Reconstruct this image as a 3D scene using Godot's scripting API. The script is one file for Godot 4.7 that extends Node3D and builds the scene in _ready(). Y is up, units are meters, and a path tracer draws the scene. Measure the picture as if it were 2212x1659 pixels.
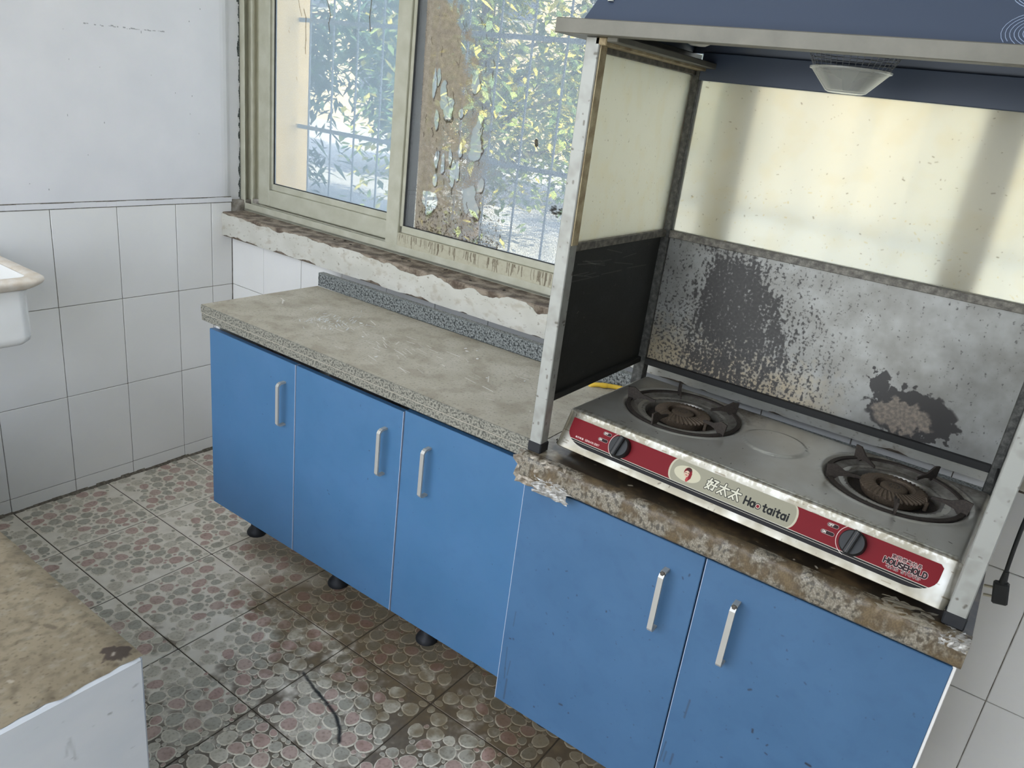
extends Node3D
# An old kitchen corner: blue base cabinets, granite worktops, a two-burner gas stove under a sheet-metal hood, dirty sliding windows.

class MB:
	# collects triangles; x places them
	var v := PackedVector3Array()
	var n := PackedVector3Array()
	var t := PackedVector2Array()
	var c := PackedColorArray()
	var x := Transform3D()
	var col := Color(1, 1, 1)
	func vert(p: Vector3, q: Vector3, u: Vector2) -> void:
		v.append(x * p)
		n.append((x.basis * q).normalized())
		t.append(u)
		c.append(col)
	func tri(a: Vector3, b: Vector3, d: Vector3, na: Vector3, nb: Vector3, nd: Vector3, ua := Vector2.ZERO, ub := Vector2.ZERO, ud := Vector2.ZERO) -> void:
		if (b - a).cross(d - a).dot(na + nb + nd) > 0.0:
			vert(a, na, ua)
			vert(d, nd, ud)
			vert(b, nb, ub)
		else:
			vert(a, na, ua)
			vert(b, nb, ub)
			vert(d, nd, ud)
	func quad(a: Vector3, b: Vector3, d: Vector3, e: Vector3, q: Vector3, ua := Vector2(0, 1), ub := Vector2(1, 1), ud := Vector2(1, 0), ue := Vector2(0, 0)) -> void:
		tri(a, b, d, q, q, q, ua, ub, ud)
		tri(a, d, e, q, q, q, ua, ud, ue)
	func quads(p: Array, q: Array, u: Array) -> void:
		tri(p[0], p[1], p[2], q[0], q[1], q[2], u[0], u[1], u[2])
		tri(p[0], p[2], p[3], q[0], q[2], q[3], u[0], u[2], u[3])
	# box with chamfered edges; every face carries the whole picture of its texture
	func box(lo: Vector3, hi: Vector3, bev := 0.0) -> void:
		var m := (lo + hi) * 0.5
		var h := (hi - lo) * 0.5
		var b := minf(bev, minf(h.x, minf(h.y, h.z)) * 0.9)
		var uvf := func(p: Vector3, ax: int) -> Vector2:
			var r := Vector3((p.x - lo.x) / maxf(hi.x - lo.x, 1e-6), (p.y - lo.y) / maxf(hi.y - lo.y, 1e-6), (p.z - lo.z) / maxf(hi.z - lo.z, 1e-6))
			if ax == 2:
				return Vector2(r.x, 1.0 - r.y)
			if ax == 1:
				return Vector2(r.x, r.z)
			return Vector2(r.z, 1.0 - r.y)
		for a in 3:
			var j := (a + 1) % 3
			var k := (a + 2) % 3
			for s in [-1.0, 1.0]:
				var q := Vector3.ZERO
				q[a] = s
				var pts := []
				for st in [[-1, -1], [1, -1], [1, 1], [-1, 1]]:
					var p := m
					p[a] += s * h[a]
					p[j] += st[0] * (h[j] - b)
					p[k] += st[1] * (h[k] - b)
					pts.append(p)
				quad(pts[0], pts[1], pts[2], pts[3], q, uvf.call(pts[0], a), uvf.call(pts[1], a), uvf.call(pts[2], a), uvf.call(pts[3], a))
				if b > 0.0:
					for s2 in [-1.0, 1.0]:
						var q2 := Vector3.ZERO
						q2[a] = s
						q2[j] = s2
						var e := []
						for w in [[-1.0, 0], [1.0, 0], [1.0, 1], [-1.0, 1]]:
							var p := m
							p[a] += s * (h[a] - (b if w[1] == 1 else 0.0))
							p[j] += s2 * (h[j] - (0.0 if w[1] == 1 else b))
							p[k] += w[0] * (h[k] - b)
							e.append(p)
						quad(e[0], e[1], e[2], e[3], q2.normalized(), uvf.call(e[0], a), uvf.call(e[1], a), uvf.call(e[2], a), uvf.call(e[3], a))
		if b > 0.0:
			for sx in [-1.0, 1.0]:
				for sy in [-1.0, 1.0]:
					for sz in [-1.0, 1.0]:
						var s := Vector3(sx, sy, sz)
						var q := s.normalized()
						var p1 := m + s * Vector3(h.x, h.y - b, h.z - b)
						var p2 := m + s * Vector3(h.x - b, h.y, h.z - b)
						var p3 := m + s * Vector3(h.x - b, h.y - b, h.z)
						tri(p1, p2, p3, q, q, q, uvf.call(p1, 0), uvf.call(p2, 1), uvf.call(p3, 2))
	# round bar along a path
	func tube(path: Array, r: float, seg := 10, r2 := -1.0) -> void:
		var rings := []
		var norms := []
		var side := Vector3.ZERO
		for i in path.size():
			var p: Vector3 = path[i]
			var d: Vector3 = (path[mini(i + 1, path.size() - 1)] - path[maxi(i - 1, 0)]).normalized()
			if side == Vector3.ZERO:
				side = d.cross(Vector3.UP if absf(d.y) < 0.9 else Vector3.RIGHT).normalized()
			side = (side - d * side.dot(d)).normalized()
			var up := d.cross(side)
			var rr := r if r2 < 0.0 else lerpf(r, r2, float(i) / (path.size() - 1))
			var ring := []
			var nn := []
			for k in seg + 1:
				var a := TAU * k / seg
				var q := side * cos(a) + up * sin(a)
				ring.append(p + q * rr)
				nn.append(q)
			rings.append(ring)
			norms.append(nn)
		for i in path.size() - 1:
			for k in seg:
				quads([rings[i][k], rings[i][k + 1], rings[i + 1][k + 1], rings[i + 1][k]], [norms[i][k], norms[i][k + 1], norms[i + 1][k + 1], norms[i + 1][k]], [Vector2(k, i), Vector2(k + 1, i), Vector2(k + 1, i + 1), Vector2(k, i + 1)])
		for e in [0, path.size() - 1]:
			var q: Vector3 = (path[e] - path[1 if e == 0 else e - 1]).normalized()
			for k in seg:
				tri(path[e], rings[e][k], rings[e][k + 1], q, q, q)
	# turned shape round the y axis at o: profile of (radius, height)
	func lathe(o: Vector3, prof: Array, seg := 32, flat := false) -> void:
		for i in prof.size() - 1:
			var a: Vector2 = prof[i]
			var b: Vector2 = prof[i + 1]
			var d := (b - a).normalized()
			var nr := Vector2(d.y, -d.x)
			var na := nr
			var nb := nr
			if not flat:
				if i > 0:
					var d0: Vector2 = (a - prof[i - 1]).normalized()
					if d0.dot(d) > 0.6:
						na = (nr + Vector2(d0.y, -d0.x)).normalized()
				if i < prof.size() - 2:
					var d1: Vector2 = (prof[i + 2] - b).normalized()
					if d1.dot(d) > 0.6:
						nb = (nr + Vector2(d1.y, -d1.x)).normalized()
			for k in seg:
				var p := []
				var q := []
				var u := []
				for w in [[k, 0], [k + 1, 0], [k + 1, 1], [k, 1]]:
					var an: float = TAU * w[0] / seg
					var r: Vector2 = a if w[1] == 0 else b
					var m: Vector2 = na if w[1] == 0 else nb
					p.append(o + Vector3(cos(an) * r.x, r.y, sin(an) * r.x))
					q.append(Vector3(cos(an) * m.x, m.y, sin(an) * m.x))
					u.append(Vector2(float(w[0]) / seg, float(i + w[1]) / prof.size()))
				quads(p, q, u)
	# polygon in a plane (ex, ey) extruded by depth along ez
	func prism(poly: PackedVector2Array, o: Vector3, ex: Vector3, ey: Vector3, ez: Vector3) -> void:
		var tr := Geometry2D.triangulate_polygon(poly)
		var at := func(i: int) -> Vector3: return o + ex * poly[i].x + ey * poly[i].y
		var nz := ez.normalized()
		for i in range(0, tr.size(), 3):
			tri(at.call(tr[i]), at.call(tr[i + 1]), at.call(tr[i + 2]), -nz, -nz, -nz)
			tri(at.call(tr[i]) + ez, at.call(tr[i + 1]) + ez, at.call(tr[i + 2]) + ez, nz, nz, nz)
		var area := 0.0
		for i in poly.size():
			area += poly[i].cross(poly[(i + 1) % poly.size()])
		for i in poly.size():
			var k := (i + 1) % poly.size()
			var d := poly[k] - poly[i]
			var q2 := Vector2(d.y, -d.x) * signf(area)
			var q := (ex * q2.x + ey * q2.y).normalized()
			quad(at.call(i), at.call(k), at.call(k) + ez, at.call(i) + ez, q)
	# grid of points, smooth normals
	func grid(p: Array, w: int, h: int, uvs: Array = [], up := Vector3.UP) -> void:
		var nn := []
		for j in h:
			for i in w:
				var a: Vector3 = p[j * w + mini(i + 1, w - 1)] - p[j * w + maxi(i - 1, 0)]
				var b: Vector3 = p[mini(j + 1, h - 1) * w + i] - p[maxi(j - 1, 0) * w + i]
				var q := a.cross(b).normalized()
				nn.append(q if q.dot(up) >= 0.0 or up == Vector3.ZERO else -q)
		for j in h - 1:
			for i in w - 1:
				var k := [j * w + i, j * w + i + 1, (j + 1) * w + i + 1, (j + 1) * w + i]
				var u := []
				for m in k:
					u.append(uvs[m] if uvs.size() > 0 else Vector2(float(m % w) / (w - 1), float(m / w) / (h - 1)))
				quads([p[k[0]], p[k[1]], p[k[2]], p[k[3]]], [nn[k[0]], nn[k[1]], nn[k[2]], nn[k[3]]], u)
	# make the winding follow the normals again
	func rewind() -> void:
		for i in range(0, v.size(), 3):
			if (v[i + 1] - v[i]).cross(v[i + 2] - v[i]).dot(n[i] + n[i + 1] + n[i + 2]) > 0.0:
				var a := v[i + 1]
				v[i + 1] = v[i + 2]
				v[i + 2] = a
				a = n[i + 1]
				n[i + 1] = n[i + 2]
				n[i + 2] = a
				var q := t[i + 1]
				t[i + 1] = t[i + 2]
				t[i + 2] = q
	func mesh() -> ArrayMesh:
		rewind()
		var arr := []
		arr.resize(Mesh.ARRAY_MAX)
		arr[Mesh.ARRAY_VERTEX] = v
		arr[Mesh.ARRAY_NORMAL] = n
		arr[Mesh.ARRAY_TEX_UV] = t
		arr[Mesh.ARRAY_COLOR] = c
		var am := ArrayMesh.new()
		am.add_surface_from_arrays(Mesh.PRIMITIVE_TRIANGLES, arr)
		return am

var M := {}
var taken := {}
var rng := RandomNumberGenerator.new()

func numbered(called: String) -> String:
	if not taken.has(called):
		taken[called] = 0
		return called
	taken[called] += 1
	return "%s_%03d" % [called, taken[called]]

func thing(called: String, label: String, category: String, at := Vector3.ZERO, group := "", kind := "") -> Node3D:
	var o := Node3D.new()
	o.name = numbered(called)
	add_child(o)
	o.position = at
	if label:
		o.set_meta("label", label)
	if category:
		o.set_meta("category", category)
	if group:
		o.set_meta("group", group)
	if kind:
		o.set_meta("kind", kind)
	return o

# a mesh in world axes under a thing, or under a part
func part(called: String, mb: MB, m: Material, parent: Node3D, label := "") -> MeshInstance3D:
	var o := MeshInstance3D.new()
	o.name = called
	o.mesh = mb.mesh()
	o.material_override = null
	o.mesh.surface_set_material(0, m)
	parent.add_child(o, true)
	if parent.get_parent() == self:
		o.position = -parent.position
	if label:
		o.set_meta("label", label)
	return o

# the same, in the parent's own axes
func local_part(called: String, mb: MB, m: Material, parent: Node3D, label := "") -> MeshInstance3D:
	var o := part(called, mb, m, parent, label)
	o.position = Vector3.ZERO
	return o

func bx(lo: Vector3, hi: Vector3, bev := 0.0) -> MB:
	var m := MB.new()
	m.box(lo, hi, bev)
	return m

func C8(r: int, g: int, b: int) -> Color:
	return Color8(r, g, b)

func mat(col: Color, rough := 0.6, metal := 0.0, tex: Texture2D = null, tri_size := 0.0) -> StandardMaterial3D:
	var m := StandardMaterial3D.new()
	m.albedo_color = col
	m.roughness = rough
	m.metallic = metal
	if tex:
		m.albedo_texture = tex
	if tri_size > 0.0:
		m.uv1_triplanar = true
		m.uv1_world_triplanar = true
		m.uv1_scale = Vector3.ONE / tri_size
	return m

# ---------------------------------------------------------------- textures
func nz(w: int, h: int, sd: int, freq: float, oct := 3, type := FastNoiseLite.TYPE_SIMPLEX_SMOOTH) -> PackedByteArray:
	var f := FastNoiseLite.new()
	f.seed = sd
	f.frequency = freq
	f.noise_type = type
	f.fractal_octaves = oct
	var im := f.get_image(w, h, false, false, true)
	im.convert(Image.FORMAT_L8)
	return im.get_data()

func snz(w: int, h: int, sd: int, freq: float, oct := 3, type := FastNoiseLite.TYPE_SIMPLEX_SMOOTH) -> PackedByteArray:
	var f := FastNoiseLite.new()
	f.seed = sd
	f.frequency = freq
	f.noise_type = type
	f.fractal_octaves = oct
	var im := f.get_seamless_image(w, h, false, false, 0.15, true)
	im.convert(Image.FORMAT_L8)
	return im.get_data()

func tex(w: int, h: int, data: PackedByteArray, fmt := Image.FORMAT_RGBA8) -> ImageTexture:
	return ImageTexture.create_from_image(Image.create_from_data(w, h, false, fmt, data))

# a canvas of floats r g b a
class Canvas:
	var w: int
	var h: int
	var d := PackedByteArray()
	func _init(ww: int, hh: int, col: Color) -> void:
		w = ww
		h = hh
		d.resize(w * h * 4)
		var q := PackedByteArray([int(col.r * 255), int(col.g * 255), int(col.b * 255), int(col.a * 255)])
		var row := PackedByteArray()
		for i in w:
			row.append_array(q)
		d.clear()
		for j in h:
			d.append_array(row)
	func blend(i: int, j: int, col: Color, a: float) -> void:
		if i < 0 or j < 0 or i >= w or j >= h or a <= 0.0:
			return
		a = minf(a, 1.0)
		var k := (j * w + i) * 4
		d[k] = int(lerpf(d[k], col.r * 255.0, a))
		d[k + 1] = int(lerpf(d[k + 1], col.g * 255.0, a))
		d[k + 2] = int(lerpf(d[k + 2], col.b * 255.0, a))
		d[k + 3] = int(lerpf(d[k + 3], col.a * 255.0, a))
	func stroke(pts: Array, r: float, col: Color, op := 1.0) -> void:
		for s in maxi(pts.size() - 1, 1):
			var a: Vector2 = pts[s]
			var b: Vector2 = pts[mini(s + 1, pts.size() - 1)]
			var ab := b - a
			var l2 := maxf(ab.length_squared(), 1e-9)
			for j in range(int(minf(a.y, b.y) - r - 1), int(maxf(a.y, b.y) + r + 2)):
				for i in range(int(minf(a.x, b.x) - r - 1), int(maxf(a.x, b.x) + r + 2)):
					var p := Vector2(i + 0.5, j + 0.5)
					var q := p.distance_to(a + ab * clampf((p - a).dot(ab) / l2, 0.0, 1.0))
					blend(i, j, col, clampf(r - q + 0.5, 0.0, 1.0) * op)
	func ellipse(o: Vector2, rx: float, ry: float, col: Color, op := 1.0) -> void:
		for j in range(int(o.y - ry - 1), int(o.y + ry + 2)):
			for i in range(int(o.x - rx - 1), int(o.x + rx + 2)):
				var q := Vector2((i + 0.5 - o.x) / rx, (j + 0.5 - o.y) / ry).length()
				blend(i, j, col, clampf((1.0 - q) * minf(rx, ry) + 0.5, 0.0, 1.0) * op)
	# ragged blot
	func blot(o: Vector2, rx: float, ry: float, col: Color, op: float, wob: PackedByteArray, rag := 0.7) -> void:
		for j in range(maxi(0, int(o.y - ry * 1.6)), mini(h, int(o.y + ry * 1.6))):
			for i in range(maxi(0, int(o.x - rx * 1.6)), mini(w, int(o.x + rx * 1.6))):
				var q := Vector2((i - o.x) / rx, (j - o.y) / ry).length() + (wob[j * w + i] / 255.0 - 0.5) * 2.0 * rag
				blend(i, j, col, clampf((1.0 - q) * 7.0, 0.0, 1.0) * op)
	func specks(r: RandomNumberGenerator, count: int, lo: float, hi: float, col: Color, op: float, area := Rect2(0, 0, 1, 1)) -> void:
		for k in count:
			var o := Vector2((area.position.x + r.randf() * area.size.x) * w, (area.position.y + r.randf() * area.size.y) * h)
			var s := lerpf(lo, hi, pow(r.randf(), 3.0))
			var a := r.randf() * TAU
			var l := s * r.randf_range(0.0, 2.2)
			stroke([o, o + Vector2(cos(a), sin(a)) * l], s * 0.5, col, op * r.randf_range(0.4, 1.0))
	func texture() -> ImageTexture:
		return ImageTexture.create_from_image(Image.create_from_data(w, h, false, Image.FORMAT_RGBA8, d))

# two-tone noise picture for triplanar use
func mottled(size: int, sd: int, freq: float, a: Color, b: Color, fine := 0.0, hard := 1.0) -> ImageTexture:
	var n1 := snz(size, size, sd, freq, 4)
	var n2 := snz(size, size, sd + 7, 0.22, 2)
	var d := PackedByteArray()
	d.resize(size * size * 3)
	for i in size * size:
		var t := clampf((n1[i] / 255.0 - 0.5) * hard + 0.5 + (n2[i] / 255.0 - 0.5) * fine, 0.0, 1.0)
		d[i * 3] = int(lerpf(a.r, b.r, t) * 255)
		d[i * 3 + 1] = int(lerpf(a.g, b.g, t) * 255)
		d[i * 3 + 2] = int(lerpf(a.b, b.b, t) * 255)
	return tex(size, size, d, Image.FORMAT_RGB8)

func granite(size: int, sd: int, base: Color, dark: Color, light: Color) -> ImageTexture:
	var n1 := snz(size, size, sd, 0.09, 3)
	var n2 := snz(size, size, sd + 3, 0.13, 2)
	var n3 := snz(size, size, sd + 5, 0.03, 2)
	var d := PackedByteArray()
	d.resize(size * size * 3)
	for i in size * size:
		var c := base
		var q := n3[i] / 255.0
		c = c.lerp(light, clampf((n2[i] / 255.0 - 0.5) * 6.0, 0.0, 1.0) * 0.8)
		c = c.lerp(dark, clampf((n1[i] / 255.0 - 0.56 + (q - 0.5) * 0.1) * 12.0, 0.0, 1.0))
		d[i * 3] = int(c.r * 255)
		d[i * 3 + 1] = int(c.g * 255)
		d[i * 3 + 2] = int(c.b * 255)
	return tex(size, size, d, Image.FORMAT_RGB8)

func _ready() -> void:
	# camera read off the tile grid of the floor and walls
	var cam := Camera3D.new()
	cam.name = "camera"
	cam.fov = 53.857
	cam.near = 0.05
	cam.far = 200.0
	cam.transform = Transform3D(Basis(Vector3(0.806576, 0.118637, -0.579103), Vector3(-0.297956, 0.927698, -0.224942), Vector3(0.510546, 0.353980, 0.783608)), Vector3(2.38775, 1.42285, 1.68755))
	add_child(cam)
	cam.current = true
	# hazy bright sky
	var sm := ProceduralSkyMaterial.new()
	sm.sky_top_color = Color(0.86, 0.90, 0.97)
	sm.sky_horizon_color = Color(0.94, 0.96, 0.98)
	sm.ground_bottom_color = Color(0.55, 0.55, 0.54)
	sm.ground_horizon_color = Color(0.86, 0.87, 0.88)
	sm.sky_energy_multiplier = 1.0
	var sky := Sky.new()
	sky.sky_material = sm
	var env := Environment.new()
	env.background_mode = Environment.BG_SKY
	env.sky = sky
	env.tonemap_mode = Environment.TONE_MAPPER_LINEAR
	env.tonemap_exposure = 5.7
	env.sdfgi_enabled = true
	env.ssao_enabled = true
	env.ssil_enabled = true
	var we := WorldEnvironment.new()
	we.name = "world_environment"
	we.environment = env
	add_child(we)
	# low-haze sun running along the outer wall: it lights the trees and the far facade, never the room
	var sun := DirectionalLight3D.new()
	sun.name = "sun"
	sun.light_energy = 1.3
	sun.light_color = Color(1.0, 0.93, 0.78)
	sun.light_angular_distance = 1.0
	sun.shadow_enabled = true
	add_child(sun)
	sun.look_at_from_position(Vector3.ZERO, Vector3(-0.74, -0.66, -0.10), Vector3.UP)
	make_materials()
	build_left_wall()
	build_back_wall()
	build_other_walls()
	build_floor()
	build_window()
	build_outside()
	build_cabinets()
	build_worktops()
	build_hood()
	build_stove()
	build_foil()
	build_small_things()

func make_materials() -> void:
	M.plaster = mat(Color.WHITE, 0.85, 0.0, mottled(256, 3, 0.0192, C8(212, 212, 212), C8(221, 220, 219), 0.12), 1.1)
	M.ceiling = mat(C8(228, 228, 226), 0.9)
	M.tile = mat(Color.WHITE, 0.22, 0.0, mottled(256, 11, 0.0096, C8(222, 221, 216), C8(231, 230, 226), 0.06), 1.3)
	M.grout = mat(Color.WHITE, 0.9, 0.0, mottled(256, 13, 0.03, C8(104, 98, 88), C8(168, 162, 152), 0.3, 1.6), 0.35)
	M.grime = mat(Color.WHITE, 0.9, 0.0, mottled(256, 15, 0.05, C8(78, 72, 62), C8(132, 125, 112), 0.4, 1.5), 0.2)
	M.yellow_plaster = mat(Color.WHITE, 0.9, 0.0, mottled(256, 17, 0.0480, C8(228, 194, 126), C8(240, 208, 146), 0.3), 0.5)
	M.concrete = mat(Color.WHITE, 0.9, 0.0, mottled(256, 19, 0.03, C8(118, 110, 98), C8(160, 152, 140), 0.5, 1.4), 0.3)
	M.sill_paint = mat(Color.WHITE, 0.7, 0.0, sill_paint_tex())
	M.sill_dirt = mat(Color.WHITE, 0.9, 0.0, mottled(256, 23, 0.0320, C8(84, 72, 60), C8(146, 134, 118), 0.7, 2.0), 0.45)
	M.frame = mat(Color.WHITE, 0.45, 0.0, mottled(256, 27, 0.02, C8(170, 168, 148), C8(188, 187, 170), 0.15), 0.4)
	M.frame_dirty = mat(Color.WHITE, 0.55, 0.0, streak_tex())
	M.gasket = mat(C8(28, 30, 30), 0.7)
	var g := mat(Color(0.93, 0.96, 0.97, 0.06), 0.02)
	g.transparency = BaseMaterial3D.TRANSPARENCY_ALPHA
	M.glass = g
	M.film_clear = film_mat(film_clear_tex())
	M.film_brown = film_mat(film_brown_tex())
	var hg := mat(Color(1.0, 0.99, 0.95, 0.0), 0.28, 0.0, hood_glass_tex())
	hg.refraction_enabled = true
	hg.refraction_scale = 0.05
	M.hood_glass = hg
	var hs := mat(Color(1.0, 0.985, 0.92, 0.0), 0.55, 0.0, hg.albedo_texture)
	hs.refraction_enabled = true
	hs.refraction_scale = 0.05
	M.hood_side_glass = hs
	M.granite = mat(Color.WHITE, 0.45, 0.0, granite(384, 31, C8(130, 128, 116), C8(84, 83, 75), C8(160, 156, 142)), 0.26)
	M.granite_grey = mat(Color.WHITE, 0.4, 0.0, granite(384, 37, C8(112, 116, 114), C8(52, 56, 56), C8(158, 162, 158)), 0.28)
	M.counter_top = mat(Color.WHITE, 0.75, 0.0, counter_tex())
	M.greasy_granite = mat(Color.WHITE, 0.5, 0.0, granite(384, 41, C8(134, 116, 88), C8(70, 54, 38), C8(186, 174, 148)), 0.36)
	M.nosing = mat(Color.WHITE, 0.5, 0.0, nosing_tex())
	M.grease_top = mat(Color.WHITE, 0.35, 0.0, grease_tex())
	M.cabinet_side = mat(C8(226, 224, 218), 0.5)
	M.seam = mat(C8(168, 178, 196), 0.5)
	M.handle = mat(C8(186, 184, 176), 0.42, 0.45)
	M.handle_end = mat(C8(92, 86, 78), 0.5, 0.5)
	M.foot = mat(C8(24, 26, 30), 0.6)
	M.hood_metal = mat(Color.WHITE, 0.5, 0.2, mottled(256, 43, 0.0240, C8(104, 102, 92), C8(120, 117, 106), 0.18), 0.35)
	M.hood_post = mat(Color.WHITE, 0.5, 0.35, spotted_tex(47), 0.45)
	M.hood_bar = mat(Color.WHITE, 0.6, 0.2, mottled(256, 53, 0.05, C8(82, 79, 72), C8(132, 128, 118), 0.5, 1.3), 0.25)
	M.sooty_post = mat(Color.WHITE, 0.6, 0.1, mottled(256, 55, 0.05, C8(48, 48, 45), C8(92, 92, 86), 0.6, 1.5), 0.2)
	M.brown_metal = mat(Color.WHITE, 0.55, 0.3, mottled(256, 54, 0.02, C8(146, 128, 96), C8(196, 184, 150), 0.3, 1.2), 0.2)
	M.soot_back = soot_back_mat()
	M.soot_side = mat(Color.WHITE, 0.5, 0.0, soot_side_tex())
	M.soot_bar = mat(C8(30, 30, 28), 0.7)
	M.hood_blue = mat(C8(62, 73, 92), 0.35, 0.1)
	M.hood_line = mat(C8(150, 164, 190), 0.5)
	var cup := mat(Color(0.92, 0.93, 0.90, 0.28), 0.20)
	cup.transparency = BaseMaterial3D.TRANSPARENCY_ALPHA
	M.cup = cup
	M.wire = mat(C8(120, 124, 130), 0.4, 0.8)
	M.white_plastic = mat(C8(214, 214, 206), 0.4)
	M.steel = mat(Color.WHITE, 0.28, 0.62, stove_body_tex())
	M.steel_dark = mat(Color.WHITE, 0.38, 0.7, mottled(256, 59, 0.02, C8(120, 116, 108), C8(168, 164, 156), 0.3, 1.5), 0.12)
	M.iron = mat(Color.WHITE, 0.75, 0.15, mottled(256, 61, 0.04, C8(44, 38, 34), C8(74, 66, 58), 0.5), 0.06)
	M.brass = mat(Color.WHITE, 0.7, 0.2, mottled(256, 63, 0.05, C8(70, 58, 46), C8(112, 98, 82), 0.5), 0.05)
	M.print = mat(Color.WHITE, 0.5, 0.0, stove_print_tex())
	M.print.metallic_specular = 0.3
	M.knob = mat(C8(26, 28, 28), 0.55)
	M.hose = mat(C8(214, 176, 52), 0.5)
	M.cord = mat(C8(34, 36, 36), 0.55)
	M.prong = mat(C8(186, 180, 160), 0.35, 0.9)
	M.porcelain = mat(Color.WHITE, 0.18, 0.0, mottled(256, 67, 0.01, C8(222, 220, 212), C8(232, 231, 226), 0.05), 0.5)
	M.rim_dirt = mat(Color.WHITE, 0.5, 0.0, mottled(256, 69, 0.02, C8(206, 190, 166), C8(228, 222, 212), 0.3), 0.2)
	M.block_top = mat(Color.WHITE, 0.9, 0.0, block_top_tex())
	M.block_side = mat(Color.WHITE, 0.8, 0.0, block_side_tex())
	M.foil = mat(Color.WHITE, 0.5, 0.2, mottled(256, 71, 0.03, C8(100, 88, 72), C8(182, 173, 158), 0.3, 2.0), 0.12)
	M.foil_white = mat(Color.WHITE, 0.4, 0.3, mottled(256, 73, 0.03, C8(120, 116, 108), C8(186, 184, 178), 0.4, 1.6), 0.10)
	M.plastic_film = mat(Color(0.7, 0.66, 0.58, 0.45), 0.2)
	M.plastic_film.transparency = BaseMaterial3D.TRANSPARENCY_ALPHA
	M.bar_paint = mat(C8(112, 122, 130), 0.6)
	M.bark = mat(Color.WHITE, 0.9, 0.0, mottled(256, 79, 0.03, C8(60, 50, 40), C8(98, 84, 70), 0.5), 0.6)
	var leaf := mat(Color.WHITE, 0.6)
	leaf.vertex_color_use_as_albedo = true
	leaf.backlight_enabled = true
	leaf.backlight = Color(0.7, 0.7, 0.7)
	M.leaf = leaf
	M.pavement = mat(Color.WHITE, 0.9, 0.0, mottled(256, 83, 0.02, C8(126, 132, 138), C8(144, 150, 154), 0.3), 3.0)  # darkened bluish grey: building shade and haze put into the colour
	M.facade = mat(Color.WHITE, 0.9, 0.0, mottled(256, 85, 0.02, C8(214, 194, 150), C8(228, 210, 170), 0.2), 4.0)
	M.dark_glass = mat(C8(60, 72, 84), 0.1)
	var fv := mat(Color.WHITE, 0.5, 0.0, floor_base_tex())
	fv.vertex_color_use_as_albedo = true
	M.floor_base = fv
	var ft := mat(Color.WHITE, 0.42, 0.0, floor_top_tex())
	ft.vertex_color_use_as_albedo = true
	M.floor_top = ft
	M.floor_grout = mat(C8(70, 62, 50), 0.9)
	M.dark_mottle = mat(Color.WHITE, 0.9, 0.0, mottled(256, 87, 0.08, C8(46, 50, 50), C8(120, 126, 120), 0.6, 1.8), 0.12)
	M.glue = mat(C8(176, 170, 154), 0.7)
	M.scuff = mat(C8(160, 160, 158), 0.9)
	M.flake = mat(C8(216, 214, 206), 0.8)
	M.crumb = mat(C8(44, 38, 32), 0.9)

func film_mat(t: Texture2D) -> StandardMaterial3D:
	var m := mat(Color.WHITE, 0.9, 0.0, t)
	m.transparency = BaseMaterial3D.TRANSPARENCY_ALPHA
	m.backlight_enabled = true
	m.backlight = Color(1, 1, 1)
	m.metallic_specular = 0.1
	return m

# worn white paint on the sill front: cracks and dirty runs
func sill_paint_tex() -> ImageTexture:
	var w := 1400
	var h := 64
	var n1 := nz(w, h, 101, 0.015, 3)
	var n2 := nz(w, h, 102, 0.09, 3)
	var n3 := nz(w, h, 103, 0.03, 4)
	var d := PackedByteArray()
	d.resize(w * h * 3)
	for i in w * h:
		var c := C8(184, 182, 170).lerp(C8(200, 198, 188), n1[i] / 255.0)
		c = c.lerp(C8(120, 112, 98), clampf((n2[i] / 255.0 - 0.76) * 7.0, 0.0, 1.0) * 0.7)
		c = c.lerp(C8(160, 150, 132), clampf((n3[i] / 255.0 - 0.62) * 5.0, 0.0, 1.0) * 0.5)
		d[i * 3] = int(c.r * 255)
		d[i * 3 + 1] = int(c.g * 255)
		d[i * 3 + 2] = int(c.b * 255)
	return tex(w, h, d, Image.FORMAT_RGB8)

# grease runs down the lower rail of a sash
func streak_tex() -> ImageTexture:
	rng.seed = 5
	var cv := Canvas.new(1024, 64, C8(176, 172, 150))
	var n1 := nz(1024, 64, 111, 0.05, 3)
	for i in 1024 * 64:
		cv.blend(i % 1024, i / 1024, C8(150, 140, 118), clampf((n1[i] / 255.0 - 0.5) * 2.0, 0, 1) * 0.45)
	for k in 150:
		var x := rng.randf() * 1024
		var l := rng.randf_range(12, 60)
		cv.stroke([Vector2(x, 0), Vector2(x + rng.randf_range(-2, 2), l * 0.6), Vector2(x + rng.randf_range(-3, 3), l)], rng.randf_range(0.8, 2.0), C8(92, 82, 64), rng.randf_range(0.3, 0.8))
	return cv.texture()

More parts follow.
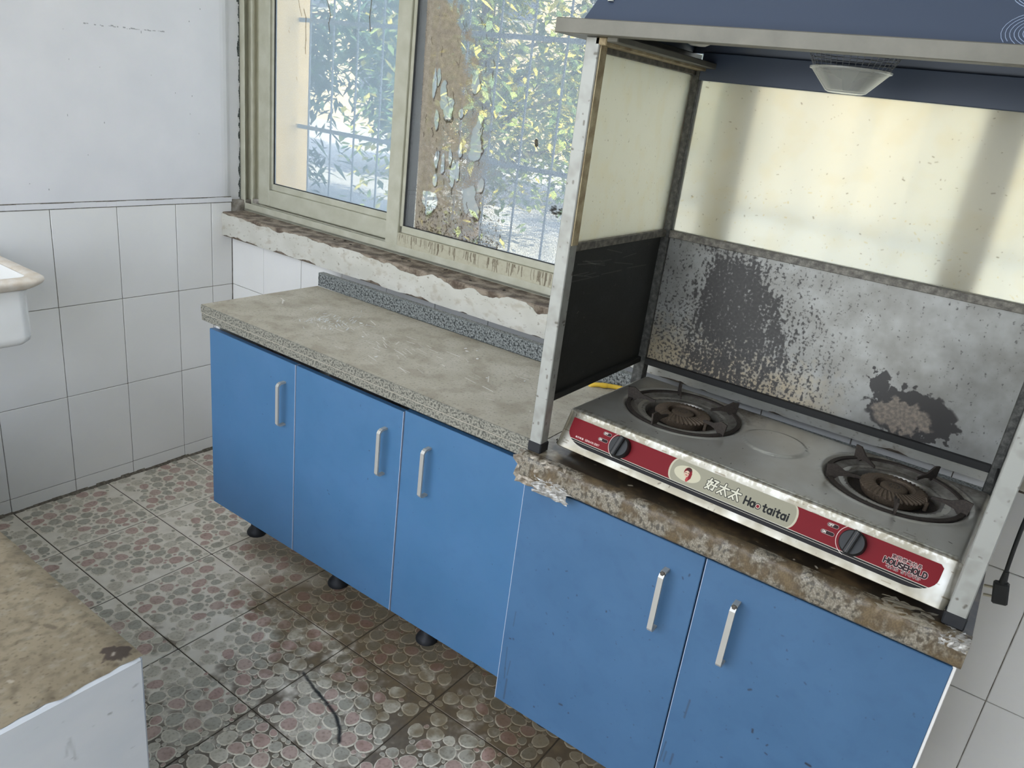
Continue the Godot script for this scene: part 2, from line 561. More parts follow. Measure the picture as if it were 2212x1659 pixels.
# thin dust on the clean sash, tinted bluish to paint in haze, with two dried trickles and scratches
func film_clear_tex() -> ImageTexture:
	rng.seed = 8
	var w := 384
	var h := 615
	var n1 := nz(w, h, 121, 0.004, 3)
	var n2 := nz(w, h, 122, 0.35, 2)
	var d := PackedByteArray()
	d.resize(w * h * 4)
	for i in w * h:
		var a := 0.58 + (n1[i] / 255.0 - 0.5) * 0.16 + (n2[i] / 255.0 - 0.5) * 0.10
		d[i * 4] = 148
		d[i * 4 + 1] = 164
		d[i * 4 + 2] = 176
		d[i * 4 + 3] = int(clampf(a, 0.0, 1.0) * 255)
	var cv := Canvas.new(1, 1, Color.WHITE)
	cv.w = w
	cv.h = h
	cv.d = d
	for k in 7:
		var p := Vector2(rng.randf_range(0.18, 0.75) * w, rng.randf_range(0.30, 0.52) * h)
		var pts := [p]
		for q in rng.randi_range(3, 7):
			p += Vector2(rng.randf_range(-5, 7), rng.randf_range(8, 22))
			pts.append(p)
		cv.stroke(pts, rng.randf_range(0.6, 1.3), C8(70, 62, 52), 0.75)
	cv.specks(rng, 90, 0.8, 2.2, C8(90, 84, 76), 0.6)
	return cv.texture()

# old paint and grease caked on the sash beside it: x 0.757..1.775, y 1.02..2.2
func film_brown_tex() -> ImageTexture:
	rng.seed = 9
	var w := 768
	var h := 888
	var n1 := nz(w, h, 131, 0.008, 4)
	var n2 := nz(w, h, 132, 0.06, 4)
	var n3 := nz(w, h, 133, 0.30, 2)
	var n4 := nz(w, h, 134, 0.021, 4)
	var d := PackedByteArray()
	d.resize(w * h * 4)
	for j in h:
		var y := 2.2 - j * 1.2 / h
		# where the caked layer ends, read off the photograph
		var e := 0.93
		if y < 1.6:
			e = lerpf(0.93, 1.02, clampf((1.6 - y) / 0.12, 0, 1))
		if y < 1.48:
			e = lerpf(1.02, 1.12, clampf((1.48 - y) / 0.44, 0, 1))
		for i in w:
			var k := j * w + i
			var x := 0.757 + i * 1.018 / w
			var t := n1[k] / 255.0
			var f := n2[k] / 255.0
			var gr := n3[k] / 255.0
			var soft := 0.03 if y > 1.5 else lerpf(0.04, 0.16, clampf((1.5 - y) / 0.3, 0, 1))
			var cake := clampf((e - x + (n4[k] / 255.0 - 0.5) * 0.16 + (gr - 0.5) * soft * 2.2) / soft, 0.0, 1.0)
			var dust := 0.60 + (t - 0.5) * 0.3 + (gr - 0.5) * 0.7
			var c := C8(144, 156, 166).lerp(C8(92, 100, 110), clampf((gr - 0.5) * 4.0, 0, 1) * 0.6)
			var a := clampf(dust, 0.06, 0.85)
			if cake > 0.0:
				var cc := C8(124, 115, 102).lerp(C8(148, 139, 124), f)
				cc = cc.lerp(C8(86, 78, 68), clampf((gr - 0.62) * 4.0, 0, 1) * 0.45)
				c = c.lerp(cc, cake)
				a = lerpf(a, 0.93, cake)
			# the strip along the stile is clean
			a *= clampf((x - 0.806 - (y - 1.3) * -0.02 + (gr - 0.5) * 0.006) * 400.0, 0.02, 1.0)
			d[k * 4] = int(c.r * 255)
			d[k * 4 + 1] = int(c.g * 255)
			d[k * 4 + 2] = int(c.b * 255)
			d[k * 4 + 3] = int(a * 255)
	var cv := Canvas.new(1, 1, Color.WHITE)
	cv.w = w
	cv.h = h
	cv.d = d
	var at := func(x: float, y: float) -> Vector2: return Vector2((x - 0.757) / 1.018 * w, (2.2 - y) / 1.2 * h)
	# flaked-off patches: [x, y, rx, ry]
	for f in [[0.887, 1.40, 12, 42], [0.905, 1.37, 22, 28], [0.863, 1.448, 8, 18], [0.868, 1.324, 8, 30], [0.871, 1.093, 28, 30], [1.014, 1.128, 22, 40], [1.03, 1.105, 18, 26], [0.945, 1.185, 8, 34], [0.961, 1.201, 7, 26], [0.879, 1.222, 8, 22], [0.905, 1.215, 7, 20], [0.93, 1.24, 6, 22], [0.965, 1.26, 6, 20], [0.88, 1.16, 8, 14], [0.998, 1.442, 14, 24], [0.85, 1.43, 6, 36], [1.02, 1.30, 18, 60], [0.955, 1.36, 8, 10], [1.05, 1.17, 10, 20]]:
		var o: Vector2 = at.call(f[0], f[1])
		cv.blot(o + Vector2(1.8, 2.2), f[2] * 0.92, f[3] * 0.92, Color8(60, 52, 46, 240), 0.9, n4, 0.55)
		cv.blot(o, f[2] * 0.88, f[3] * 0.88, Color8(168, 178, 180, 150), 0.95, n4, 0.55)
	# curled edges and cracks
	for k in 70:
		var p: Vector2 = at.call(rng.randf_range(0.82, 1.06), rng.randf_range(1.04, 1.62))
		var pts := [p]
		for q in rng.randi_range(3, 6):
			p += Vector2(rng.randfn(0.3, 1.5), rng.randf_range(1.5, 4.5))
			pts.append(p)
		cv.stroke(pts, rng.randf_range(0.4, 0.9), Color8(70, 62, 54, 245), rng.randf_range(0.4, 0.9))
	for k in 420:
		var p: Vector2 = at.call(rng.randf_range(0.82, 1.14), 1.006 + pow(rng.randf(), 2.2) * 0.09)
		cv.stroke([p, p + Vector2(rng.randf_range(-3, 3), rng.randf_range(-3, 3))], rng.randf_range(0.5, 1.6), Color8(62, 54, 46, 245), rng.randf_range(0.4, 0.85))
	cv.specks(rng, 500, 0.7, 2.2, Color8(60, 60, 60, 235), 0.6)
	cv.stroke([at.call(1.221, 1.318), at.call(1.223, 1.308)], 4.0, Color8(40, 38, 36, 255), 0.9)
	for k in 40:
		var p: Vector2 = at.call(rng.randf_range(1.29, 1.35), 1.153 + rng.randfn(0, 0.006))
		cv.stroke([p, p + Vector2(4, 1)], 1.6, Color8(44, 42, 40, 255), 0.7)
	return cv.texture()

func hood_glass_tex() -> ImageTexture:
	rng.seed = 12
	var cv := Canvas.new(640, 320, C8(252, 250, 244))
	var n1 := nz(640, 320, 141, 0.012, 3)
	for i in 640 * 320:
		cv.blend(i % 640, i / 640, C8(246, 236, 212), clampf((n1[i] / 255.0 - 0.5) * 2.0, 0, 1) * 0.5)
	cv.specks(rng, 260, 0.7, 2.2, C8(110, 96, 74), 0.7)
	cv.specks(rng, 200, 0.8, 2.6, C8(222, 196, 130), 0.6, Rect2(0, 0.55, 1, 0.45))
	return cv.texture()

# dust and scratches on the left worktop
func counter_tex() -> ImageTexture:
	rng.seed = 14
	var w := 1000
	var h := 366
	var n1 := nz(w, h, 151, 0.008, 4)
	var n2 := nz(w, h, 152, 0.12, 3)
	var n3 := nz(w, h, 153, 0.012, 4)
	var d := PackedByteArray()
	d.resize(w * h * 4)
	for i in w * h:
		var c := C8(166, 158, 138).lerp(C8(186, 179, 161), n1[i] / 255.0)
		c = c.lerp(C8(132, 120, 100), clampf((n3[i] / 255.0 - 0.48) * 3.0, 0, 1) * 0.35)
		c = c.lerp(C8(110, 106, 96), clampf((n2[i] / 255.0 - 0.66) * 6.0, 0, 1) * 0.4)
		d[i * 4] = int(c.r * 255)
		d[i * 4 + 1] = int(c.g * 255)
		d[i * 4 + 2] = int(c.b * 255)
		d[i * 4 + 3] = 255
	var cv := Canvas.new(1, 1, Color.WHITE)
	cv.w = w
	cv.h = h
	cv.d = d
	for k in 80:
		var o := Vector2(rng.randfn(0.47, 0.2) * w, rng.randfn(0.55, 0.15) * h)
		var a := rng.randfn(0.25, 0.35)
		cv.stroke([o, o + Vector2(cos(a), sin(a)) * rng.randf_range(6, 40)], rng.randf_range(0.6, 1.8), C8(222, 220, 212), rng.randf_range(0.2, 0.75))
	for k in 90:
		var o := Vector2(rng.randfn(0.27, 0.035) * w, rng.randfn(0.5, 0.1) * h)
		var a := rng.randfn(0.9, 0.4)
		cv.stroke([o, o + Vector2(cos(a), sin(a)) * rng.randf_range(4, 28)], rng.randf_range(0.6, 1.7), C8(208, 214, 216), rng.randf_range(0.2, 0.7))
	cv.specks(rng, 500, 1.0, 3.0, C8(104, 94, 78), 0.5)
	return cv.texture()

# brown grease on the worktop round the stove
func grease_tex() -> ImageTexture:
	rng.seed = 15
	var w := 640
	var h := 400
	var n1 := nz(w, h, 161, 0.013, 4)
	var n2 := nz(w, h, 162, 0.07, 4)
	var d := PackedByteArray()
	d.resize(w * h * 4)
	for j in h:
		for i in w:
			var k := j * w + i
			var t := n1[k] / 255.0
			var f := n2[k] / 255.0
			# the left strip beside the post is still dusty granite
			var clean := clampf(1.4 - float(i) / w * 16.0 + (t - 0.5) * 1.6, 0, 1)
			var c := C8(40, 33, 25).lerp(C8(84, 68, 48), clampf((t - 0.42) * 2.4 + (f - 0.5) * 0.9, 0, 1))
			c = c.lerp(C8(176, 166, 144), clean * (0.6 + 0.4 * f))
			d[k * 4] = int(c.r * 255)
			d[k * 4 + 1] = int(c.g * 255)
			d[k * 4 + 2] = int(c.b * 255)
			d[k * 4 + 3] = 255
	var cv := Canvas.new(1, 1, Color.WHITE)
	cv.w = w
	cv.h = h
	cv.d = d
	cv.specks(rng, 120, 1.5, 5.0, C8(206, 196, 178), 0.8)
	return cv.texture()

# front edge of the stove worktop: grease running over speckled stone; u along, v from the top round to the underside
func nosing_tex() -> ImageTexture:
	rng.seed = 16
	var w := 1024
	var h := 96
	var n1 := nz(w, h, 163, 0.012, 4)
	var n2 := nz(w, h, 164, 0.07, 4)
	var n3 := nz(w, h, 165, 0.22, 2)
	var d := PackedByteArray()
	d.resize(w * h * 4)
	for j in h:
		var v := float(j) / h
		for i in w:
			var k := j * w + i
			var a := n1[k] / 255.0
			var b := n2[k] / 255.0
			var f := n3[k] / 255.0
			var c := C8(118, 110, 95).lerp(C8(148, 141, 126), clampf((f - 0.45) * 4.0, 0, 1))
			c = c.lerp(C8(70, 66, 58), clampf((b - 0.55) * 7.0, 0, 1) * 0.8)
			var run := clampf(0.62 - v * 0.75 + (a - 0.5) * 1.9 + (b - 0.5) * 0.6, 0, 1)
			var g := C8(56, 46, 33).lerp(C8(112, 95, 68), clampf(a * 1.3 - 0.2 + (f - 0.5) * 0.5, 0, 1))
			c = c.lerp(g, clampf(run * 2.2, 0, 0.95))
			d[k * 4] = int(c.r * 255)
			d[k * 4 + 1] = int(c.g * 255)
			d[k * 4 + 2] = int(c.b * 255)
			d[k * 4 + 3] = 255
	return tex(w, h, d)

# laminate of one door: blue with specks of dirt, and a scuffed lower part on the stove side
func door_tex(sd: int, dirt: int, runs: bool) -> ImageTexture:
	rng.seed = sd
	var w := 256
	var h := 374
	var n1 := nz(w, h, sd, 0.008, 3)
	var n2 := nz(w, h, sd + 1, 0.03, 4)
	var d := PackedByteArray()
	d.resize(w * h * 4)
	var k2 := dirt / 100.0
	for i in w * h:
		var c := (C8(62, 98, 132) if runs else C8(66, 108, 144)).lerp(C8(68, 104, 138) if runs else C8(72, 112, 149), n1[i] / 255.0)
		c = c.lerp(C8(56, 88, 122), clampf((n2[i] / 255.0 - 0.55) * 2.0, 0, 1) * 0.35 * minf(k2, 1.0))
		d[i * 4] = int(c.r * 255)
		d[i * 4 + 1] = int(c.g * 255)
		d[i * 4 + 2] = int(c.b * 255)
		d[i * 4 + 3] = 255
	var cv := Canvas.new(1, 1, Color.WHITE)
	cv.w = w
	cv.h = h
	cv.d = d
	cv.specks(rng, dirt / 2, 0.4, 1.6, C8(34, 42, 60), 0.8)
	if runs:
		cv.specks(rng, 16, 0.8, 3.2, C8(36, 36, 44), 0.85, Rect2(0, 0.35, 1, 0.6))
		for q in 5:
			var o := Vector2(rng.randf_range(0.02, 0.1) * w, rng.randf_range(0.5, 0.9) * h)
			cv.stroke([o, o + Vector2(rng.randf_range(-2, 2), rng.randf_range(10, 40))], rng.randf_range(0.5, 1.2), C8(56, 62, 74), 0.5)
	return cv.texture()

func spotted_tex(sd: int) -> ImageTexture:
	rng.seed = sd
	var n1 := nz(320, 320, sd, 0.03, 3)
	var cv := Canvas.new(320, 320, C8(164, 165, 159))
	for i in 320 * 320:
		cv.blend(i % 320, i / 320, C8(132, 131, 123), clampf((n1[i] / 255.0 - 0.45) * 2.2, 0, 1) * 0.6)
	cv.specks(rng, 240, 0.7, 3.0, C8(62, 56, 46), 0.8)
	return cv.texture()

# burnt-on soot on the splash plate behind the burners: u 0..1 along, v 0..1 down
func soot_back_mat() -> StandardMaterial3D:
	rng.seed = 21
	var w := 1050
	var h := 420
	var n1 := nz(w, h, 171, 0.008, 4)
	var n2 := nz(w, h, 172, 0.075, 4)
	var n3 := nz(w, h / 5, 173, 0.06, 3)
	var n4 := nz(w, h, 174, 0.027, 4)
	var d := PackedByteArray()
	d.resize(w * h * 4)
	var md := PackedByteArray()
	md.resize(w * h)
	var black := C8(42, 40, 38)
	for j in h:
		var v := float(j) / h
		var r5 := mini(j / 5, h / 5 - 1) * w
		for i in w:
			var u := float(i) / w
			var k := j * w + i
			var a := n1[k] / 255.0 - 0.5
			var b := n2[k] / 255.0
			var f := n3[r5 + i] / 255.0
			var q := n4[k] / 255.0 - 0.5
			# smear above the left burner, dragged to the right as it comes down
			var smear := clampf(1.5 - absf(u - 0.205 - v * 0.11 + a * 0.14) / (0.105 + v * 0.06), 0, 1)
			smear *= clampf(0.45 + v * 4.0, 0, 1) * clampf(1.0 - (v - 0.66 + q * 0.3) * 3.0, 0, 1)
			smear = clampf((smear - 0.42 + (b - 0.5) * 1.1 + (f - 0.5) * 0.9) * 2.6, 0, 1)
			# fat burnt to specks, in runs
			var dens := clampf(1.05 - absf(u - 0.24) * 2.6, 0, 1) * clampf(0.35 + v * 0.9, 0, 1)
			var spec := clampf((b * 0.6 + f * 0.4 - 0.69 + dens * 0.30 + clampf(v - 0.45, 0, 0.4) * dens * 0.2) * 7.0, 0, 1) * clampf(0.15 + dens * 3.0, 0, 1)
			var cover := maxf(smear * (0.80 + 0.2 * b), spec * 0.85)
			# bare wedge beside the corner
			var bare := clampf((0.095 + v * 0.03 - u + q * 0.03) * 40.0, 0, 1)
			cover *= 1.0 - bare * (0.9 - clampf((b - 0.55) * 6.0, 0, 0.8))
			var c := C8(146, 147, 144).lerp(C8(118, 117, 112), clampf(0.5 + a * 0.8 + q * 0.3, 0, 1))
			var fat := clampf((v - 0.60 + q * 0.3 - u * 0.15) * 3.2, 0, 1) * clampf((0.64 - u) * 6.0, 0, 1)
			c = c.lerp(C8(172, 156, 126), fat * 0.75)
			# the ring burnt over the right burner
			var ro := Vector2((u - 0.785 + q * 0.05) / 0.118, (v - 0.835 + q * 0.12) / 0.19).length()
			var ri := Vector2((u - 0.762 + q * 0.04) / 0.082, (v - 0.86 + q * 0.1) / 0.125).length()
			var ring := clampf((1.0 - ro) * 14.0, 0, 1)
			var ins := clampf((1.0 - ri) * 6.0, 0, 1)
			var gap := clampf((v - 0.92 + q * 0.2) * 8.0, 0, 1) * clampf((0.74 - u) * 14.0, 0, 1)
			ring *= 1.0 - gap
			var horn := clampf((1.0 - Vector2((u - 0.685 + q * 0.04) / 0.03, (v - 0.66 + q * 0.1) / 0.09).length()) * 10.0, 0, 1)
			ring = maxf(ring, horn)
			c = c.lerp(black, cover)
			var cr := black.lerp(C8(134, 122, 108).lerp(C8(92, 86, 78), clampf(b * 1.4 - 0.2, 0, 1)), ins)
			c = c.lerp(cr, ring)
			d[k * 4] = int(c.r * 255)
			d[k * 4 + 1] = int(c.g * 255)
			d[k * 4 + 2] = int(c.b * 255)
			d[k * 4 + 3] = 255
			md[k] = int(clampf(1.0 - cover - ring - fat * 0.5, 0, 1) * 255)
	var cv := Canvas.new(1, 1, Color.WHITE)
	cv.w = w
	cv.h = h
	cv.d = d
	cv.specks(rng, 700, 0.7, 2.6, C8(44, 40, 36), 0.75, Rect2(0, 0, 0.65, 1))
	cv.specks(rng, 90, 0.6, 1.8, C8(74, 70, 64), 0.5, Rect2(0.6, 0, 0.4, 1))
	var m := mat(Color.WHITE, 0.42, 0.6, cv.texture())
	m.metallic_texture = tex(w, h, md, Image.FORMAT_L8)
	return m

func soot_side_tex() -> ImageTexture:
	rng.seed = 22
	var cv := Canvas.new(320, 320, C8(40, 41, 38))
	var n1 := nz(320, 320, 181, 0.015, 4)
	var n2 := nz(320, 320, 182, 0.15, 3)
	for i in 320 * 320:
		cv.blend(i % 320, i / 320, C8(58, 60, 57), clampf((n1[i] / 255.0 - 0.5) * 2.0, 0, 1) * 0.5)
		cv.blend(i % 320, i / 320, C8(24, 24, 22), clampf((n2[i] / 255.0 - 0.55) * 4.0, 0, 1) * 0.4)
	for k in 14:
		var o := Vector2(rng.randf_range(40, 260), rng.randf_range(25, 75))
		cv.stroke([o, o + Vector2(rng.randf_range(20, 90), rng.randf_range(-14, 4))], 1.0, C8(150, 150, 142), 0.35)
	cv.specks(rng, 60, 1.0, 3.0, C8(130, 126, 116), 0.5)
	return cv.texture()

# sheet of the stove top: steel, browned round the burners; u along, v from the front lip to the back
func stove_body_tex() -> ImageTexture:
	rng.seed = 23
	var w := 840
	var h := 504
	var n1 := nz(w, h, 191, 0.01, 4)
	var n2 := nz(w, h, 192, 0.08, 4)
	var d := PackedByteArray()
	d.resize(w * h * 4)
	for j in h:
		for i in w:
			var k := j * w + i
			var u := i * 0.7 / w
			var v := j * 0.42 / h - 0.085
			var a := n1[k] / 255.0 - 0.5
			var b := n2[k] / 255.0
			var c := C8(194, 193, 186).lerp(C8(180, 176, 164), clampf(0.5 + a, 0, 1))
			var burn := clampf(0.75 - (Vector2((u - 0.60) * 0.8, v - 0.255).length() - 0.06 + a * 0.12) / 0.10, 0, 1)
			burn = maxf(burn, clampf(0.6 - (Vector2((u - 0.22) * 0.8, v - 0.27).length() - 0.05 + a * 0.12) / 0.08, 0, 1))
			c = c.lerp(C8(112, 104, 92).lerp(C8(86, 78, 68), b), burn * clampf(0.55 + b * 0.6, 0, 1))
			# yellowed fat on the front slope, plus shade painted in against the doorway light
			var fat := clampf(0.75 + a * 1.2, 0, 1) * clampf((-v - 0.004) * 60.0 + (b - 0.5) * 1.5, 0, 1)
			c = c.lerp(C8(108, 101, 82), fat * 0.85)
			d[k * 4] = int(c.r * 255)
			d[k * 4 + 1] = int(c.g * 255)
			d[k * 4 + 2] = int(c.b * 255)
			d[k * 4 + 3] = 255
	var cv := Canvas.new(1, 1, Color.WHITE)
	cv.w = w
	cv.h = h
	cv.d = d
	cv.specks(rng, 240, 0.7, 2.8, C8(62, 54, 44), 0.75)
	for k in 60:
		var o := Vector2(rng.randf() * w, rng.randf_range(0.02, 0.22) * h)
		cv.stroke([o, o + Vector2(rng.randf_range(2, 24), 0)], rng.randf_range(0.4, 0.9), C8(80, 66, 46), 0.6)
	return cv.texture()

func block_top_tex() -> ImageTexture:
	rng.seed = 24
	var w := 640
	var h := 364
	var n1 := nz(w, h, 201, 0.01, 4)
	var n2 := nz(w, h, 202, 0.06, 4)
	var n3 := nz(w, h, 203, 0.25, 2)
	var d := PackedByteArray()
	d.resize(w * h * 4)
	for i in w * h:
		var c := C8(122, 110, 88).lerp(C8(146, 134, 110), n1[i] / 255.0)
		c = c.lerp(C8(94, 84, 66), clampf((n2[i] / 255.0 - 0.5) * 3.0, 0, 1) * 0.6)
		c = c.lerp(C8(146, 140, 124), clampf((n1[(i * 7 + 1000) % (w * h)] / 255.0 - 0.6) * 4.0, 0, 1) * 0.5)
		c = c.lerp(C8(84, 72, 54), clampf((n3[i] / 255.0 - 0.68) * 5.0, 0, 1) * 0.6)
		d[i * 4] = int(c.r * 255)
		d[i * 4 + 1] = int(c.g * 255)
		d[i * 4 + 2] = int(c.b * 255)
		d[i * 4 + 3] = 255
	var cv := Canvas.new(1, 1, Color.WHITE)
	cv.w = w
	cv.h = h
	cv.d = d
	cv.blot(Vector2(0.975 * w, 0.03 * h), 11, 9, C8(58, 48, 40), 0.85, n2, 0.6)
	cv.specks(rng, 70, 1.5, 5.0, C8(206, 200, 184), 0.7)
	cv.specks(rng, 200, 1.0, 4.0, C8(66, 56, 44), 0.6)
	return cv.texture()

func block_side_tex() -> ImageTexture:
	rng.seed = 25
	var cv := Canvas.new(256, 256, C8(206, 210, 212))
	var n1 := nz(256, 256, 211, 0.02, 3)
	for i in 256 * 256:
		cv.blend(i % 256, i / 256, C8(216, 218, 218), n1[i] / 255.0)
	cv.specks(rng, 120, 0.5, 2.0, C8(120, 122, 118), 0.6)
	for k in 14:
		var o := Vector2(rng.randf() * 256, rng.randf() * 256)
		cv.stroke([o, o + Vector2(rng.randf_range(-2, 2), rng.randf_range(10, 40))], 0.5, C8(170, 174, 172), 0.5)
	return cv.texture()

# floor dirt and cabinet shade, x 0..2.4 and z 0..1.8: the glaze between the pebbles
func floor_base_tex() -> ImageTexture:
	var w := 840
	var h := 630
	var n1 := nz(w, h, 221, 0.0085, 4)
	var n2 := nz(w, h, 222, 0.055, 4)
	var n3 := nz(w, h, 223, 0.16, 2)
	var d := PackedByteArray()
	d.resize(w * h * 3)
	for j in h:
		var z := j * 1.8 / h
		for i in w:
			var k := j * w + i
			var x := i * 2.4 / w
			var a := n1[k] / 255.0 - 0.5
			var b := n2[k] / 255.0
			# trodden dirt in the grooves on the way to the stove
			var dirt := clampf((x - 0.80 + (z - 0.9) * 0.45 + a * 1.0) * 2.2 + (b - 0.5) * 1.6, 0, 1)
			# grease along the cabinet front, plus painted shade beneath the cabinets
			var gr := grease_shade_at(x, z, a, b)
			var c := C8(228, 222, 208).lerp(C8(208, 200, 184), b)
			c = c.lerp(C8(104, 94, 78).lerp(C8(80, 70, 58), n3[k] / 255.0), dirt * 0.88)
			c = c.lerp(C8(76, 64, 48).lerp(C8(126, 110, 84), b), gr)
			d[k * 3] = int(c.r * 255)
			d[k * 3 + 1] = int(c.g * 255)
			d[k * 3 + 2] = int(c.b * 255)
	crack(d, w, h)
	return tex(w, h, d, Image.FORMAT_RGB8)

# the dirty crack across one tile
func crack(d: PackedByteArray, w: int, h: int) -> void:
	var p := [Vector2(1.197, 0.654), Vector2(1.260, 0.673), Vector2(1.306, 0.681), Vector2(1.362, 0.695), Vector2(1.400, 0.717), Vector2(1.430, 0.745)]
	for k in p.size() - 1:
		for s in 40:
			var q: Vector2 = p[k].lerp(p[k + 1], s / 40.0)
			for j in range(-1, 2):
				for i in range(-1, 2):
					var o := (int(q.y / 1.8 * h) + j) * w + int(q.x / 2.4 * w) + i
					var f := 0.62 if i == 0 and j == 0 else 0.9
					for c in 3:
						d[o * 3 + c] = maxi(44, int(d[o * 3 + c] * f))

func grease_shade_at(x: float, z: float, a: float, b: float) -> float:
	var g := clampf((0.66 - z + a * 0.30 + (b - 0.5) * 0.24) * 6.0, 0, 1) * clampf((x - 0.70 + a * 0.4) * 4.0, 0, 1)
	var far := clampf((0.46 - z + a * 0.12) * 10.0, 0, 1) * clampf((x - 0.56) * 9.0, 0, 1)  # floor under the cabinets: their shade painted in with the stains
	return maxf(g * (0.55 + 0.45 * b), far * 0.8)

func floor_top_tex() -> ImageTexture:
	var w := 840
	var h := 630
	var n1 := nz(w, h, 221, 0.0085, 4)
	var n2 := nz(w, h, 222, 0.055, 4)
	var n3 := nz(w, h, 233, 0.3, 2)
	var d := PackedByteArray()
	d.resize(w * h * 3)
	for j in h:
		var z := j * 1.8 / h
		for i in w:
			var k := j * w + i
			var x := i * 2.4 / w
			var a := n1[k] / 255.0 - 0.5
			var b := n2[k] / 255.0
			var gr := grease_shade_at(x, z, a, b)
			var c := C8(255, 252, 246).lerp(C8(212, 206, 194), clampf((b - 0.45) * 2.0, 0, 1) * 0.6)
			c = c.lerp(C8(150, 142, 128), clampf((n3[k] / 255.0 - 0.6) * 4.0, 0, 1) * 0.45)
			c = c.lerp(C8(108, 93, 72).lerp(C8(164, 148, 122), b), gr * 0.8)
			d[k * 3] = int(c.r * 255)
			d[k * 3 + 1] = int(c.g * 255)
			d[k * 3 + 2] = int(c.b * 255)
	crack(d, w, h)
	return tex(w, h, d, Image.FORMAT_RGB8)

# ---------------------------------------------------------------- lettering
func arc(cx: float, cy: float, rx: float, ry: float, a0: float, a1: float, k := 10) -> Array:
	var o := []
	for i in k + 1:
		var a := deg_to_rad(lerpf(a0, a1, float(i) / k))
		o.append(Vector2(cx + cos(a) * rx, cy + sin(a) * ry))
	return o

